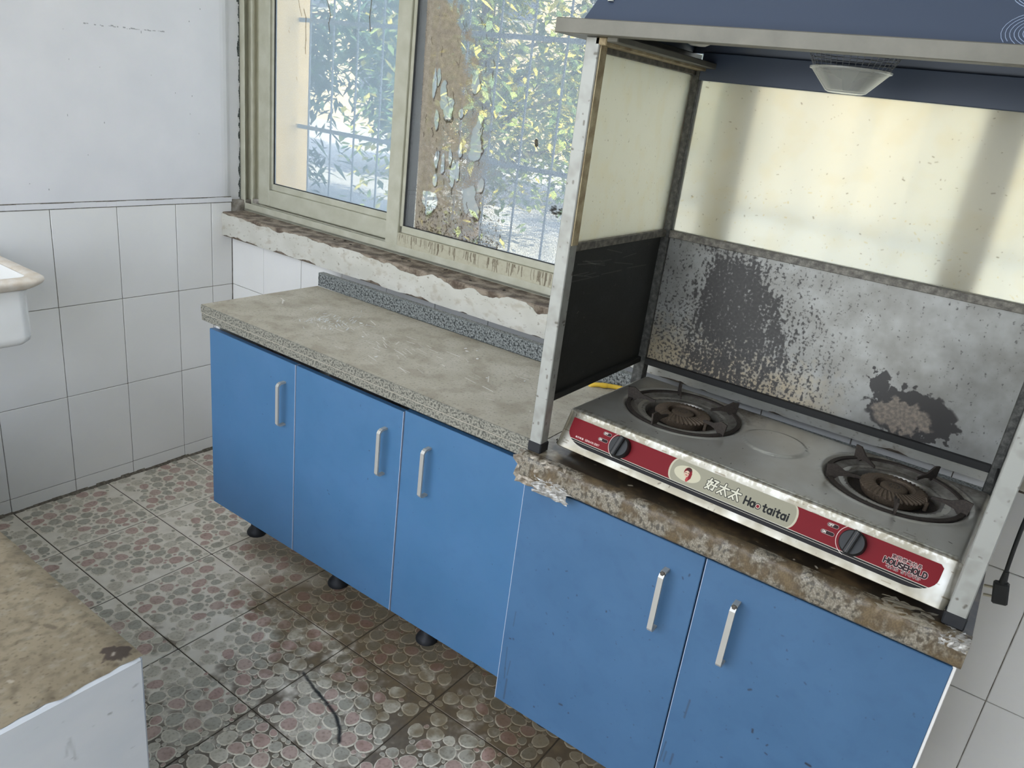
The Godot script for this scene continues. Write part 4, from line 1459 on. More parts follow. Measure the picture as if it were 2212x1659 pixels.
func build_cabinets() -> void:
	var a := thing("base_cabinet", "blue three-door base cabinet on short black feet under the dusty worktop", "cabinet", Vector3(1.12, 0, 0.3))
	# open-topped carcass: the worktop lies on its sides, a gap stays above the doors
	for x in [0.585, 0.948, 1.652]:
		part("side_panel", bx(Vector3(x, 0.172, 0.100), Vector3(x + 0.016, 0.742, 0.4690 if x < 0.6 else 0.3900), 0.001), M.cabinet_side, a)
	part("bottom_panel", bx(Vector3(0.585, 0.170, 0.100), Vector3(1.668, 0.186, 0.4710), 0.001), M.cabinet_side, a)
	part("back_panel", bx(Vector3(0.585, 0.170, 0.096), Vector3(1.668, 0.742, 0.101)), M.cabinet_side, a)
	var dl := [[0.583, 0.9468, 0.906, 301, 30, false], [0.9490, 1.3225, 1.271, 302, 50, false], [1.3260, 1.6990, 1.4085, 303, 40, false]]
	for d in dl:
		var door := part("door", bx(Vector3(d[0], 0.168, 0.4715), Vector3(d[1], 0.7205 + (0.005 if d[0] > 1.3 else 0.0), 0.4879), 0.0012), mat(Color.WHITE, 0.42, 0.0, door_tex(d[3], d[4], d[5])), a)
		part("handle", handle_mesh(d[2], 0.540, 0.664, 0.4879), M.handle, door, "brushed metal bow handle")
		part("edge_band", bx(Vector3(d[1] - 0.0012, 0.168, 0.4716), Vector3(d[1] + 0.0002, 0.7206, 0.4882)), M.seam, door)
	for p in [[0.60, 0.345], [0.985, 0.345], [1.34, 0.345], [1.62, 0.345]]:
		var f := MB.new()
		f.lathe(Vector3(p[0], 0, p[1]), [Vector2(0.0, 0.0), Vector2(0.030, 0.0), Vector2(0.031, 0.006), Vector2(0.026, 0.016), Vector2(0.018, 0.024), Vector2(0.017, 0.150), Vector2(0.028, 0.156), Vector2(0.028, 0.171)], 20)
		part("foot", f, M.foot, a)
	var b := thing("base_cabinet", "blue two-door base cabinet standing further out, under the gas stove", "cabinet", Vector3(2.08, 0, 0.33))
	part("side_panel", bx(Vector3(1.702, 0.172, 0.100), Vector3(1.718, 0.738, 0.5220), 0.001), M.cabinet_side, b)
	part("bottom_panel", bx(Vector3(1.702, 0.170, 0.100), Vector3(2.466, 0.186, 0.5230), 0.001), M.cabinet_side, b)
	part("back_panel", bx(Vector3(1.702, 0.170, 0.096), Vector3(2.466, 0.738, 0.101)), M.cabinet_side, b)
	part("side_panel", bx(Vector3(2.4665, 0.168, 0.10), Vector3(2.4720, 0.738, 0.538), 0.0008), M.cabinet_side, b, "white melamine side panel")
	for d in [[1.7000, 2.0805, 2.0195, 304, 160, true], [2.0838, 2.4675, 2.152, 305, 220, true]]:
		var door := part("door", bx(Vector3(d[0], 0.168, 0.5235), Vector3(d[1], 0.722, 0.5400), 0.0012), mat(Color.WHITE, 0.42, 0.0, door_tex(d[3], d[4], d[5])), b)
		var h := part("handle", handle_mesh(d[2], 0.543, 0.672, 0.5400), M.handle, door, "metal bow handle gone brown at its bent ends")
		part("grime_cap", bx(Vector3(d[2] - 0.0052, 0.663, 0.5555), Vector3(d[2] + 0.0052, 0.6726, 0.5635), 0.003), M.handle_end, door)
		part("edge_band", bx(Vector3(d[0] - 0.0002, 0.168, 0.5236), Vector3(d[0] + 0.0010, 0.7222, 0.5403)), M.seam, door)
	for p in [[1.75, 0.36], [2.08, 0.36], [2.41, 0.36]]:
		var f := MB.new()
		f.lathe(Vector3(p[0], 0, p[1]), [Vector2(0.0, 0.0), Vector2(0.030, 0.0), Vector2(0.031, 0.006), Vector2(0.026, 0.016), Vector2(0.018, 0.024), Vector2(0.017, 0.150), Vector2(0.028, 0.156), Vector2(0.028, 0.171)], 20)
		part("foot", f, M.foot, b)

func build_worktops() -> void:
	var t := thing("granite_worktop", "grey granite worktop thick with pale dust and scratches, below the sill", "worktop", Vector3(1.12, 0.742, 0.3))
	part("edge_strip", bx(Vector3(0.5655, 0.7420, 0.4790), Vector3(1.697, 0.7640, 0.5005), 0.0018), M.granite, t)
	part("slab", bx(Vector3(0.5636, 0.7645, 0.0868), Vector3(1.698, 0.7862, 0.5015), 0.0018), M.granite, t)
	part("glue_line", bx(Vector3(0.5650, 0.7636, 0.4900), Vector3(1.6975, 0.7650, 0.5012)), M.glue, t)
	var d := MB.new()
	d.quad(Vector3(0.5650, 0.7868, 0.5000), Vector3(1.697, 0.7868, 0.5000), Vector3(1.697, 0.7868, 0.0872), Vector3(0.5650, 0.7868, 0.0872), Vector3.UP)
	part("dust_layer", d, M.counter_top, t, "pale brown dust with white scratches")
	part("backsplash", bx(Vector3(0.5640, 0.787, 0.0640), Vector3(2.470, 0.8300, 0.0868), 0.0018), M.granite_grey, t, "low dark grey granite upstand")
	# the stove's worktop: same level, but it comes further out; rounded greasy nosing
	var r := thing("granite_worktop", "brown grease-caked granite worktop that carries the gas stove", "worktop", Vector3(2.08, 0.738, 0.33))
	part("slab", bx(Vector3(1.6985, 0.7385, 0.0868), Vector3(2.4745, 0.7860, 0.5480), 0.002), M.greasy_granite, r)
	var g := MB.new()
	g.quad(Vector3(1.699, 0.7866, 0.5475), Vector3(2.474, 0.7866, 0.5475), Vector3(2.474, 0.7866, 0.0875), Vector3(1.699, 0.7866, 0.0875), Vector3.UP)
	part("grease_layer", g, M.grease_top, r, "dark brown cooking grease")
	var n := FastNoiseLite.new()
	n.seed = 12
	n.frequency = 0.03
	n.fractal_octaves = 3
	var pts := []
	var W := 190
	var prof := [Vector2(0.546, 0.7868), Vector2(0.552, 0.7870), Vector2(0.558, 0.7862), Vector2(0.5635, 0.7835), Vector2(0.5665, 0.7790), Vector2(0.5675, 0.7720), Vector2(0.5672, 0.7620), Vector2(0.5672, 0.7520), Vector2(0.5668, 0.7440), Vector2(0.5640, 0.7395), Vector2(0.555, 0.7385), Vector2(0.545, 0.7385)]
	for j in prof.size():
		for i in W:
			var x := 1.6985 + 0.776 * i / (W - 1)
			var q := n.get_noise_2d(x * 1600.0, j * 26.0)
			var k := 0.0022 if j > 1 and j < prof.size() - 2 else 0.0006
			pts.append(Vector3(x, prof[j].y + q * k, prof[j].x + q * k * 1.2))
	g = MB.new()
	g.grid(pts, W, prof.size(), [], Vector3.ZERO)
	for i in g.n.size():
		var out := Vector3(0, g.v[i].y - 0.763, g.v[i].z - 0.545)
		if g.n[i].dot(out) < 0.0:
			g.n[i] = -g.n[i]
	part("nosing", g, M.nosing, r, "worn rounded front edge, grease over speckled stone")

# a crumpled patch: path of (z, y) across, from x0 to x1
func crumple(x0: float, x1: float, path: Array, amp: float, sd: int, raggedness: float) -> MB:
	var n := FastNoiseLite.new()
	n.seed = sd
	n.frequency = 0.05
	n.fractal_octaves = 3
	var b := MB.new()
	var W := 11
	var H := 12
	var p := []
	for j in H:
		for i in W:
			var u := float(i) / (W - 1)
			var v := float(j) / (H - 1) * (path.size() - 1)
			var k := mini(int(v), path.size() - 2)
			var q: Vector2 = path[k].lerp(path[k + 1], v - k)
			var dir: Vector2 = (path[k + 1] - path[k]).normalized()
			var nrm := Vector2(-dir.y, dir.x)
			var e := 1.0 + raggedness * n.get_noise_2d(j * 22.0, 900.0 + signf(u - 0.5) * 300.0)
			var x := lerpf((x0 + x1) * 0.5, x0 if u < 0.5 else x1, absf(u - 0.5) * 2.0 * e)
			var h := absf(n.get_noise_2d(i * 17.0, j * 17.0)) * amp * 2.4
			var tail := raggedness * 0.02 * n.get_noise_2d(i * 16.0, 77.0) if j == H - 1 else 0.0
			q += nrm * (h + 0.0008) + dir * tail
			p.append(Vector3(x, q.y, q.x))
	b.grid(p, W, H, [], Vector3.ZERO)
	# sharp creases: flat normals
	for i in range(0, b.v.size(), 3):
		var f := (b.v[i + 2] - b.v[i]).cross(b.v[i + 1] - b.v[i]).normalized()
		if f.dot(Vector3(0, 0.6, 1)) < 0.0:
			f = -f
		for k in 3:
			var s := b.n[i + k] if b.n[i + k].dot(Vector3(0, 0.6, 1)) > 0.0 else -b.n[i + k]
			b.n[i + k] = (s * 0.05 + f * 0.95).normalized()
	return b

func build_foil() -> void:
	var a := thing("foil_wrap", "crumpled dirty foil wrapped round the worktop corner beside the hood post", "foil", Vector3(1.74, 0.75, 0.57))
	part("crumpled_sheet", crumple(1.690, 1.792, [Vector2(0.566, 0.722), Vector2(0.5690, 0.738), Vector2(0.5695, 0.762), Vector2(0.5690, 0.784), Vector2(0.560, 0.7895), Vector2(0.545, 0.7890)], 0.0065, 61, 0.35), M.foil, a)
	part("loose_flap", crumple(1.735, 1.812, [Vector2(0.5680, 0.718), Vector2(0.5690, 0.730), Vector2(0.5695, 0.745), Vector2(0.5700, 0.752)], 0.0035, 63, 0.5), M.foil_white, a, "thin torn whitish flap")
	var b := thing("foil_wrap", "white torn foil folded over the worktop corner below the right hood post", "foil", Vector3(2.45, 0.75, 0.57))
	part("crumpled_sheet", crumple(2.437, 2.4735, [Vector2(0.570, 0.768), Vector2(0.5695, 0.782), Vector2(0.5600, 0.7885), Vector2(0.546, 0.7885)], 0.003, 67, 0.3), M.foil_white, b)
	var c := thing("plastic_scrap", "torn clear plastic scrap stuck on the greasy worktop beside the right post", "scrap", Vector3(2.38, 0.787, 0.55))
	part("sheet", crumple(2.350, 2.425, [Vector2(0.5680, 0.784), Vector2(0.560, 0.7882), Vector2(0.545, 0.7885), Vector2(0.528, 0.7885)], 0.0016, 69, 0.4), M.plastic_film, c)

# ---------------------------------------------------------------- range hood
func build_hood() -> void:
	var h := thing("range_hood", "old sheet-metal cooker hood on four posts with yellowed glass sides and soot", "cooker hood", Vector3(2.08, 0.7874, 0.32))
	var x0 := 1.700
	var x1 := 2.460
	var z0 := 0.100
	var z1 := 0.545
	var p := 0.026
	for q in [[x0, z1 - p], [x1 - p, z1 - p], [x0, z0], [x1 - p, z0]]:
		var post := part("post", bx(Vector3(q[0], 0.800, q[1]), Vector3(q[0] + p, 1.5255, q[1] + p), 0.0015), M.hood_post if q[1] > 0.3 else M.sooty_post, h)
		part("foot_cap", bx(Vector3(q[0] - 0.002, 0.7874, q[1] - 0.002), Vector3(q[0] + p + 0.002, 0.808, q[1] + p + 0.002), 0.002), M.foot, post, "black plastic foot cap")
	# left and right sides: sheet below, glass above
	for s in [0, 1]:
		var xo := x0 + 0.006 if s == 0 else x1 - 0.012
		var m := MB.new()
		m.box(Vector3(xo, 0.896, z0 + p), Vector3(xo + 0.002, 1.178, z1 - p))
		part("side_sheet", m, M.soot_side, h, "blackened sheet steel side")
		part("lower_bar", bx(Vector3(xo - 0.004, 0.884, z0 + p), Vector3(xo + 0.010, 0.897, z1 - p), 0.001), M.soot_bar, h)
		part("middle_bar", bx(Vector3(xo - 0.004, 1.177, z0 + p), Vector3(xo + 0.013, 1.192, z1 - p), 0.001), M.hood_bar, h)
		part("upper_bar", bx(Vector3(xo - 0.004, 1.505, z0 + p), Vector3(xo + 0.012, 1.5255, z1 - p), 0.001), M.hood_bar, h)
		var sd := 1.0 if s == 0 else -1.0
		var xi := xo + 0.012 if s == 0 else xo - 0.006
		part("inner_rail", bx(Vector3(minf(xi, xi + sd * 0.020), 1.514, z0 + p), Vector3(maxf(xi, xi + sd * 0.020), 1.5255, z1), 0.0015), M.brown_metal, h)
		part("inner_rail", bx(Vector3(minf(xi + sd * 0.020, xi + sd * 0.040), 1.519, z0 + p), Vector3(maxf(xi + sd * 0.020, xi + sd * 0.040), 1.5300, z1), 0.0015), M.hood_metal, h)
		part("side_pane", bx(Vector3(xo + 0.001, 1.190, z0 + p), Vector3(xo + 0.006, 1.507, z1 - p)), M.hood_side_glass, h, "frosted glass yellowed by grease")
	# brown inner flange of the left front post
	part("post_flange", bx(Vector3(x0 + p - 0.002, 1.192, z1 - p + 0.002), Vector3(x0 + p + 0.002, 1.5255, z1 - 0.004)), M.brown_metal, h)
	# back: splash plate with a gentle buckle, glass above
	var pts := []
	var uv := []
	for j in 15:
		for i in 41:
			var u := i / 40.0
			var v := j / 14.0
			var x := lerpf(x0 + p, x1 - p, u)
			var y := lerpf(1.178, 0.896, v)
			var bk := 0.0022 * sin(u * 9.0 + v * 2.0) * sin(v * 3.1) + 0.0016 * sin(u * 21.0 - v * 6.0) * sin(v * PI) * u
			pts.append(Vector3(x, y, 0.1165 + bk))
			uv.append(Vector2(u, v))
	var sp := MB.new()
	sp.grid(pts, 41, 15, uv, Vector3.BACK)
	part("splash_plate", sp, M.soot_back, h, "sheet steel burnt black in a plume and a ring by the two burners")
	part("plate_back", bx(Vector3(x0 + p, 0.896, 0.108), Vector3(x1 - p, 1.178, 0.112)), M.hood_bar, h)
	part("lower_bar", bx(Vector3(x0 + p, 0.882, 0.104), Vector3(x1 - p, 0.897, 0.126), 0.001), M.soot_bar, h)
	part("middle_bar", bx(Vector3(x0 + p, 1.177, 0.104), Vector3(x1 - p, 1.192, 0.127), 0.001), M.hood_bar, h)
	part("rear_pane", bx(Vector3(x0 + p, 1.190, 0.110), Vector3(x1 - p, 1.499, 0.115)), M.hood_glass, h, "frosted glass yellowed by grease, window bars showing through")
	part("rear_flange", bx(Vector3(x0 + p, 1.497, 0.100), Vector3(x1 - p, 1.549, 0.128), 0.001), M.hood_blue, h)
	# brim
	var b := MB.new()
	b.box(Vector3(1.656, 1.5255, 0.545), Vector3(2.504, 1.548, 0.572), 0.0012)
	part("front_brim", b, M.hood_metal, h)
	b = MB.new()
	b.box(Vector3(1.656, 1.5255, 0.07), Vector3(1.700, 1.548, 0.545), 0.0012)
	part("side_brim", b, M.hood_metal, h)
	b = MB.new()
	b.box(Vector3(2.460, 1.5255, 0.07), Vector3(2.504, 1.548, 0.545), 0.0012)
	part("side_brim", b, M.hood_metal, h)
	# blue canopy: four sloping sheets with thickness
	var lo := [Vector3(1.695, 1.5475, 0.553), Vector3(2.465, 1.5475, 0.553), Vector3(2.465, 1.5475, 0.112), Vector3(1.695, 1.5475, 0.112)]
	var up := [Vector3(1.83, 1.84, 0.45), Vector3(2.33, 1.84, 0.45), Vector3(2.33, 1.84, 0.17), Vector3(1.83, 1.84, 0.17)]
	for k in 4:
		var l := (k + 1) % 4
		var q: Vector3 = (lo[l] - lo[k]).cross(up[k] - lo[k]).normalized()
		if q.dot(lo[k] + lo[l] - lo[0] - lo[2]) < 0.0:
			q = -q
		var m := MB.new()
		m.quad(lo[k], lo[l], up[l], up[k], q)
		var i := q * -0.0025
		m.quad(lo[k] + i, lo[l] + i, up[l] + i, up[k] + i, -q)
		m.quad(lo[k], lo[l], lo[l] + i, lo[k] + i, Vector3.DOWN)
		var sheet := part("canopy_sheet", m, M.hood_blue, h, "dark blue enamelled sheet")
		if k == 0:
			# engraved shell pattern at the right end
			var ln := MB.new()
			for a in 7:
				for shell in [[2.312, 1.606, 0.040, 0.018], [2.318, 1.563, 0.045, 0.025]]:
					var path := []
					for s in 17:
						var an := lerpf(PI * 0.42, PI * 1.5, s / 16.0)
						var px: float = shell[0] + cos(an) * shell[2] * (1.0 - a * 0.10)
						var py: float = shell[1] + sin(an) * shell[3] * (1.0 - a * 0.11)
						if py < 1.5495:
							continue
						var t: float = (py - lo[0].y) / (up[0].y - lo[0].y)
						path.append(Vector3(px, py, lerpf(lo[0].z, up[0].z, t)) + q * 0.0004)
					if path.size() > 1:
						ln.tube(path, 0.0005, 5)
			part("engraved_lines", ln, M.hood_line, sheet)
			var sc := MB.new()
			sc.lathe(Vector3(1.7345, 1.5790, 0.5445), [Vector2(0.0, 0.003), Vector2(0.0035, 0.002), Vector2(0.005, -0.002)], 12)
			part("screw", sc, M.white_plastic, sheet)
	part("top_plate", bx(Vector3(1.82, 1.838, 0.16), Vector3(2.34, 1.90, 0.46), 0.004), M.hood_blue, h)
	# wire guard of the fan and the oil cup below it
	var wg := MB.new()
	var o := Vector3(2.062, 0, 0.33)
	for k in 40:
		var a := TAU * k / 40.0
		wg.tube([o + Vector3(cos(a) * 0.054, 1.519, sin(a) * 0.054), o + Vector3(cos(a) * 0.150, 1.70, sin(a) * 0.150)], 0.0006, 4)
	for k in 34:
		var t := k / 33.0
		var ring := []
		for s in 33:
			var a := TAU * s / 32.0
			var rr := lerpf(0.054, 0.150, t)
			ring.append(o + Vector3(cos(a) * rr, lerpf(1.519, 1.70, t), sin(a) * rr))
		wg.tube(ring, 0.0006, 4)
	part("wire_guard", wg, M.wire, h, "fine wire cone round the fan")
	var fan := MB.new()
	fan.lathe(o, [Vector2(0.0, 1.69), Vector2(0.155, 1.69), Vector2(0.160, 1.70), Vector2(0.160, 1.84)], 32)
	part("fan_housing", fan, M.hood_blue, h)
	var cup := MB.new()
	cup.lathe(o, [Vector2(0.0, 1.4905), Vector2(0.026, 1.4890), Vector2(0.031, 1.4910), Vector2(0.058, 1.5200), Vector2(0.062, 1.5215), Vector2(0.0625, 1.5240), Vector2(0.059, 1.5240), Vector2(0.0555, 1.5205), Vector2(0.029, 1.4930), Vector2(0.0, 1.4925)], 40)
	part("oil_cup", cup, M.cup, h, "cloudy plastic oil cup")
	var lamp := MB.new()
	lamp.lathe(Vector3(1.775, 0, 0.275), [Vector2(0.0, 1.546), Vector2(0.014, 1.547), Vector2(0.026, 1.553), Vector2(0.033, 1.562), Vector2(0.034, 1.572), Vector2(0.026, 1.578), Vector2(0.020, 1.62)], 28)
	part("lamp_holder", lamp, M.white_plastic, h, "round whitish lamp fitting, unlit")

# ---------------------------------------------------------------- gas stove, in its own axes
func stove_height(x: float, z: float) -> float:
	var y := 0.0
	for c in [Vector2(0.158, -0.176), Vector2(0.562, -0.184)]:
		var r := Vector2(x, z).distance_to(c)
		y -= 0.007 * smoothstep(0.1215, 0.110, r)
		y += 0.0016 * exp(-pow((r - 0.1245) / 0.003, 2.0))
	var q := Vector2((x - 0.347) / 0.058, (z + 0.180) / 0.060).length()
	y += 0.0030 * smoothstep(1.04, 0.97, q)
	return y

func build_stove() -> void:
	var s := thing("gas_stove", "stainless steel two-burner gas stove with red front strip and black knobs", "stove", Vector3(1.736, 0.7874, 0.467))
	var th := atan2(0.031, 0.6956)
	s.rotation.y = -th
	var prof := [Vector2(0.030, 0.0120), Vector2(0.0375, 0.0122)]
	for k in 9:
		prof.append(Vector2(lerpf(0.0384, 0.0036, k / 8.0), lerpf(0.0140, 0.0750, k / 8.0)))
	for k in range(1, 8):
		var a := lerpf(deg_to_rad(29), deg_to_rad(90), k / 7.0)
		prof.append(Vector2(-0.0060 + cos(a) * 0.011, 0.0716 + sin(a) * 0.011))
	for k in range(1, 81):
		prof.append(Vector2(lerpf(-0.006, -0.300, k / 80.0), 0.0826))
	for k in range(1, 6):
		var a := lerpf(deg_to_rad(90), deg_to_rad(180), k / 5.0)
		prof.append(Vector2(-0.300 + cos(a) * 0.008, 0.0746 + sin(a) * 0.008))
	prof.append(Vector2(-0.308, 0.045))
	prof.append(Vector2(-0.308, 0.020))
	var xs := [0.0, 0.0005, 0.0015, 0.003, 0.005, 0.0075, 0.010]
	for k in range(1, 129):
		xs.append(lerpf(0.010, 0.690, k / 128.0))
	for q in [0.6925, 0.695, 0.697, 0.6985, 0.6995, 0.700]:
		xs.append(q)
	var pts := []
	var uv := []
	var arc_len := 0.0
	var cap := PackedVector2Array()
	for j in prof.size():
		if j > 0:
			arc_len += prof[j].distance_to(prof[j - 1])
		var d: Vector2 = (prof[mini(j + 1, prof.size() - 1)] - prof[maxi(j - 1, 0)]).normalized()
		var nr := Vector2(d.y, -d.x)
		for x in xs:
			var e := minf(minf(x, 0.700 - x), 0.010)
			var inset := 0.010 - sqrt(maxf(0.0, 0.0001 - pow(0.010 - e, 2.0)))
			var q: Vector2 = prof[j] - nr * inset
			var y := q.y
			if prof[j].x < -0.006 and prof[j].x > -0.3001:
				y += stove_height(x, prof[j].x)
			pts.append(Vector3(x, maxf(y, 0.012), q.x))
			uv.append(Vector2(x / 0.7, arc_len / 0.50))
		cap.append(prof[j] - nr * 0.010)
	var body := MB.new()
	body.grid(pts, xs.size(), prof.size(), uv, Vector3.ZERO)
	# burner openings
	var keep := MB.new()
	for i in range(0, body.v.size(), 3):
		var cut := false
		for c in [Vector2(0.158, -0.176), Vector2(0.562, -0.184)]:
			var q := (body.v[i] + body.v[i + 1] + body.v[i + 2]) / 3.0
			if q.y > 0.06 and Vector2(q.x, q.z).distance_to(c) < 0.082:
				cut = true
		if not cut:
			for k in 3:
				keep.v.append(body.v[i + k])
				keep.n.append(body.n[i + k])
				keep.t.append(body.t[i + k])
				keep.c.append(body.c[i + k])
	body = keep
	for i in body.n.size():
		# point the normals out of the box
		var c := Vector3(0.35, 0.03, -0.14)
		if body.n[i].dot((body.v[i] - c) * Vector3(0.3, 3, 1)) < 0.0:
			body.n[i] = -body.n[i]
	for sx in [0.0, 0.700]:
		var poly := PackedVector2Array()
		for q in cap:
			poly.append(Vector2(q.x, maxf(q.y, 0.012)))
		var tr := Geometry2D.triangulate_polygon(poly)
		var q := Vector3(-1 if sx == 0.0 else 1, 0, 0)
		for i in range(0, tr.size(), 3):
			body.tri(Vector3(sx, poly[tr[i]].y, poly[tr[i]].x), Vector3(sx, poly[tr[i + 1]].y, poly[tr[i + 1]].x), Vector3(sx, poly[tr[i + 2]].y, poly[tr[i + 2]].x), q, q, q, Vector2(0.01, 0.5), Vector2(0.01, 0.6), Vector2(0.01, 0.7))
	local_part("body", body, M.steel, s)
	local_part("underside_pan", bx(Vector3(0.02, 0.010, -0.29), Vector3(0.68, 0.014, 0.015)), M.steel_dark, s)
	for q in [[0.03, -0.005], [0.67, -0.005], [0.03, -0.28], [0.67, -0.28]]:
		var f := MB.new()
		f.lathe(Vector3(q[0], 0, q[1]), [Vector2(0, 0), Vector2(0.014, 0), Vector2(0.015, 0.004), Vector2(0.012, 0.016)], 16)
		local_part("foot", f, M.foot, s)
	# axes of the sloping front: x along, y out of it, z down it
	var S := Vector3(0, 0.0610, -0.0348).normalized()
	var out := Vector3(0, -S.z, S.y)
	var P := Transform3D(Basis(Vector3.RIGHT, out, -S), Vector3(0, 0.0126, 0.0384))
	var strip := MB.new()
	strip.x = P
	var poly := PackedVector2Array()
	var us := [0.0178, 0.0640]
	poly.append(Vector2(0.0172, 0.0635))
	for k in 9:
		var a := lerpf(PI, PI * 1.5, k / 8.0)
		poly.append(Vector2(0.0630 + cos(a) * 0.0455, 0.0400 + sin(a) * 0.0265))
	for k in 9:
		var a := lerpf(PI * 1.5, TAU, k / 8.0)
		poly.append(Vector2(0.6360 + cos(a) * 0.0425, 0.0420 + sin(a) * 0.0285))
	poly.append(Vector2(0.6790, 0.0590))
	poly.append(Vector2(0.6740, 0.0635))
	var tr := Geometry2D.triangulate_polygon(poly)
	var puv := func(q: Vector2) -> Vector2: return Vector2((q.x - 0.016) / 0.664, (0.066 - q.y) / 0.054)
	for i in range(0, tr.size(), 3):
		var a := poly[tr[i]]
		var b := poly[tr[i + 1]]
		var c := poly[tr[i + 2]]
		strip.tri(Vector3(a.x, 0.0012, -a.y), Vector3(b.x, 0.0012, -b.y), Vector3(c.x, 0.0012, -c.y), Vector3.UP, Vector3.UP, Vector3.UP, puv.call(a), puv.call(b), puv.call(c))
	for i in poly.size():
		var a := poly[i]
		var b := poly[(i + 1) % poly.size()]
		var q := Vector3(b.y - a.y, 0, b.x - a.x).normalized()
		if q.dot(Vector3(a.x - 0.348, 0, -(a.y - 0.04))) < 0.0:
			q = -q
		strip.quad(Vector3(a.x, 0.0012, -a.y), Vector3(b.x, 0.0012, -b.y), Vector3(b.x, -0.001, -b.y), Vector3(a.x, -0.001, -a.y), q, puv.call(a), puv.call(b), puv.call(b), puv.call(a))
	local_part("front_strip", strip, M.print, s, "red printed strip with pale lettered middle")
	for k in [0.1316, 0.5536]:
		var kn := MB.new()
		kn.x = P * Transform3D(Basis(), Vector3(k, 0.0012, -0.0425))
		kn.lathe(Vector3.ZERO, [Vector2(0.0205, 0.0), Vector2(0.0205, 0.003), Vector2(0.0195, 0.012), Vector2(0.018, 0.0145), Vector2(0.0, 0.0150)], 36)
		var knob := local_part("knob", kn, M.knob, s, "round black plastic knob")
		var gr := MB.new()
		gr.x = kn.x * Transform3D(Basis(Vector3.UP, deg_to_rad(-10)), Vector3.ZERO)
		gr.box(Vector3(-0.0052, 0.010, -0.0200), Vector3(0.0052, 0.0225, 0.0200), 0.002)
		local_part("grip", gr, M.knob, knob)
		var mk := MB.new()
		mk.x = gr.x
		mk.box(Vector3(-0.0004, 0.0222, -0.019), Vector3(0.0004, 0.0227, 0.019))
		local_part("pointer_line", mk, M.handle_end, knob)
	for c in [[0.158, -0.176, 0.4], [0.562, -0.184, 0.1]]:
		burner(s, Vector3(c[0], 0.0758, c[1]), c[2])

func burner(s: Node3D, o: Vector3, turn: float) -> void:
	var w := MB.new()
	w.lathe(o, [Vector2(0.1135, 0.0005), Vector2(0.1125, 0.0045), Vector2(0.1090, 0.0055), Vector2(0.1060, 0.0035), Vector2(0.1000, 0.0012), Vector2(0.0860, -0.0010), Vector2(0.0770, -0.0012), Vector2(0.0750, -0.0030), Vector2(0.0740, -0.0150)], 56)
	local_part("drip_ring", w, M.steel_dark, s, "stained steel drip ring")
	w = MB.new()
	w.lathe(o, [Vector2(0.0740, -0.0150), Vector2(0.0, -0.0150)], 40)
	local_part("burner_well", w, M.iron, s)
	# notched crown
	w = MB.new()
	var seg := 120
	for k in seg:
		var row := []
		for q in [k, k + 1]:
			var a: float = TAU * q / seg
			var tooth := 0.0016 if q % 3 < 1 else -0.0010
			var tw := 0.16
			var r := []
			for e in [[0.0500, -0.012, 0.0], [0.0545 + tooth, 0.0005, 0.0], [0.0545 + tooth, 0.0030 + tooth * 0.5, 0.0], [0.0490, 0.0052 + tooth * 0.6, 0.05], [0.0340, 0.0082, tw], [0.0305, 0.0074, tw], [0.0295, -0.004, tw]]:
				r.append(o + Vector3(cos(a + e[2]) * e[0], e[1], sin(a + e[2]) * e[0]))
			row.append(r)
		for i in 6:
			var q: Vector3 = (row[1][i] - row[0][i]).cross(row[0][i + 1] - row[0][i]).normalized()
			var cen: Vector3 = o + Vector3(0, -0.01, 0) + (row[0][i] - o).normalized() * 0.038
			if q.dot(row[0][i] - cen) < 0.0:
				q = -q
			w.quad(row[0][i], row[1][i], row[1][i + 1], row[0][i + 1], q)
	var crown := local_part("burner_crown", w, M.brass, s, "rust-brown toothed burner crown")
	w = MB.new()
	w.lathe(o, [Vector2(0.0225, -0.004), Vector2(0.0225, 0.0045), Vector2(0.0205, 0.0062), Vector2(0.0110, 0.0072), Vector2(0.0050, 0.0066), Vector2(0.0, 0.0066)], 32)
	local_part("centre_cap", w, M.brass, crown)
	w = MB.new()
	for k in 10:
		var a := TAU * k / 10.0
		w.lathe(o + Vector3(cos(a) * 0.008, 0.0069, sin(a) * 0.008), [Vector2(0.0012, 0.0), Vector2(0.0012, 0.0004), Vector2(0.0, 0.0004)], 6)
	local_part("gas_port", w, M.foot, crown)
	w = MB.new()
	w.tube([o + Vector3(0.056, -0.012, 0.012), o + Vector3(0.056, 0.004, 0.012)], 0.0035, 10)
	w.tube([o + Vector3(0.056, 0.004, 0.012), o + Vector3(0.052, 0.011, 0.010)], 0.0012, 8)
	local_part("ignition_pin", w, M.brass, s)
	# pot ring and its five fins
	w = MB.new()
	w.lathe(o, [Vector2(0.1070, 0.0035), Vector2(0.1070, 0.0075), Vector2(0.1150, 0.0075), Vector2(0.1150, 0.0035)], 56, true)
	var ring := local_part("pot_ring", w, M.iron, s, "rusty iron pot ring with upright fins")
	for k in 5:
		var a := turn + TAU * k / 5.0
		var f := MB.new()
		var ex := Vector3(cos(a), 0, sin(a))
		var side := ex.cross(Vector3.UP)
		f.prism(PackedVector2Array([Vector2(0.1165, 0.003), Vector2(0.1200, 0.0290), Vector2(0.1060, 0.0310), Vector2(0.0870, 0.0200), Vector2(0.0600, 0.0150), Vector2(0.0590, 0.0105), Vector2(0.0820, 0.0115), Vector2(0.0960, 0.0090), Vector2(0.1020, 0.003)]), o - side * 0.0016, ex, Vector3.UP, side * 0.0032)
		local_part("fin", f, M.iron, ring)

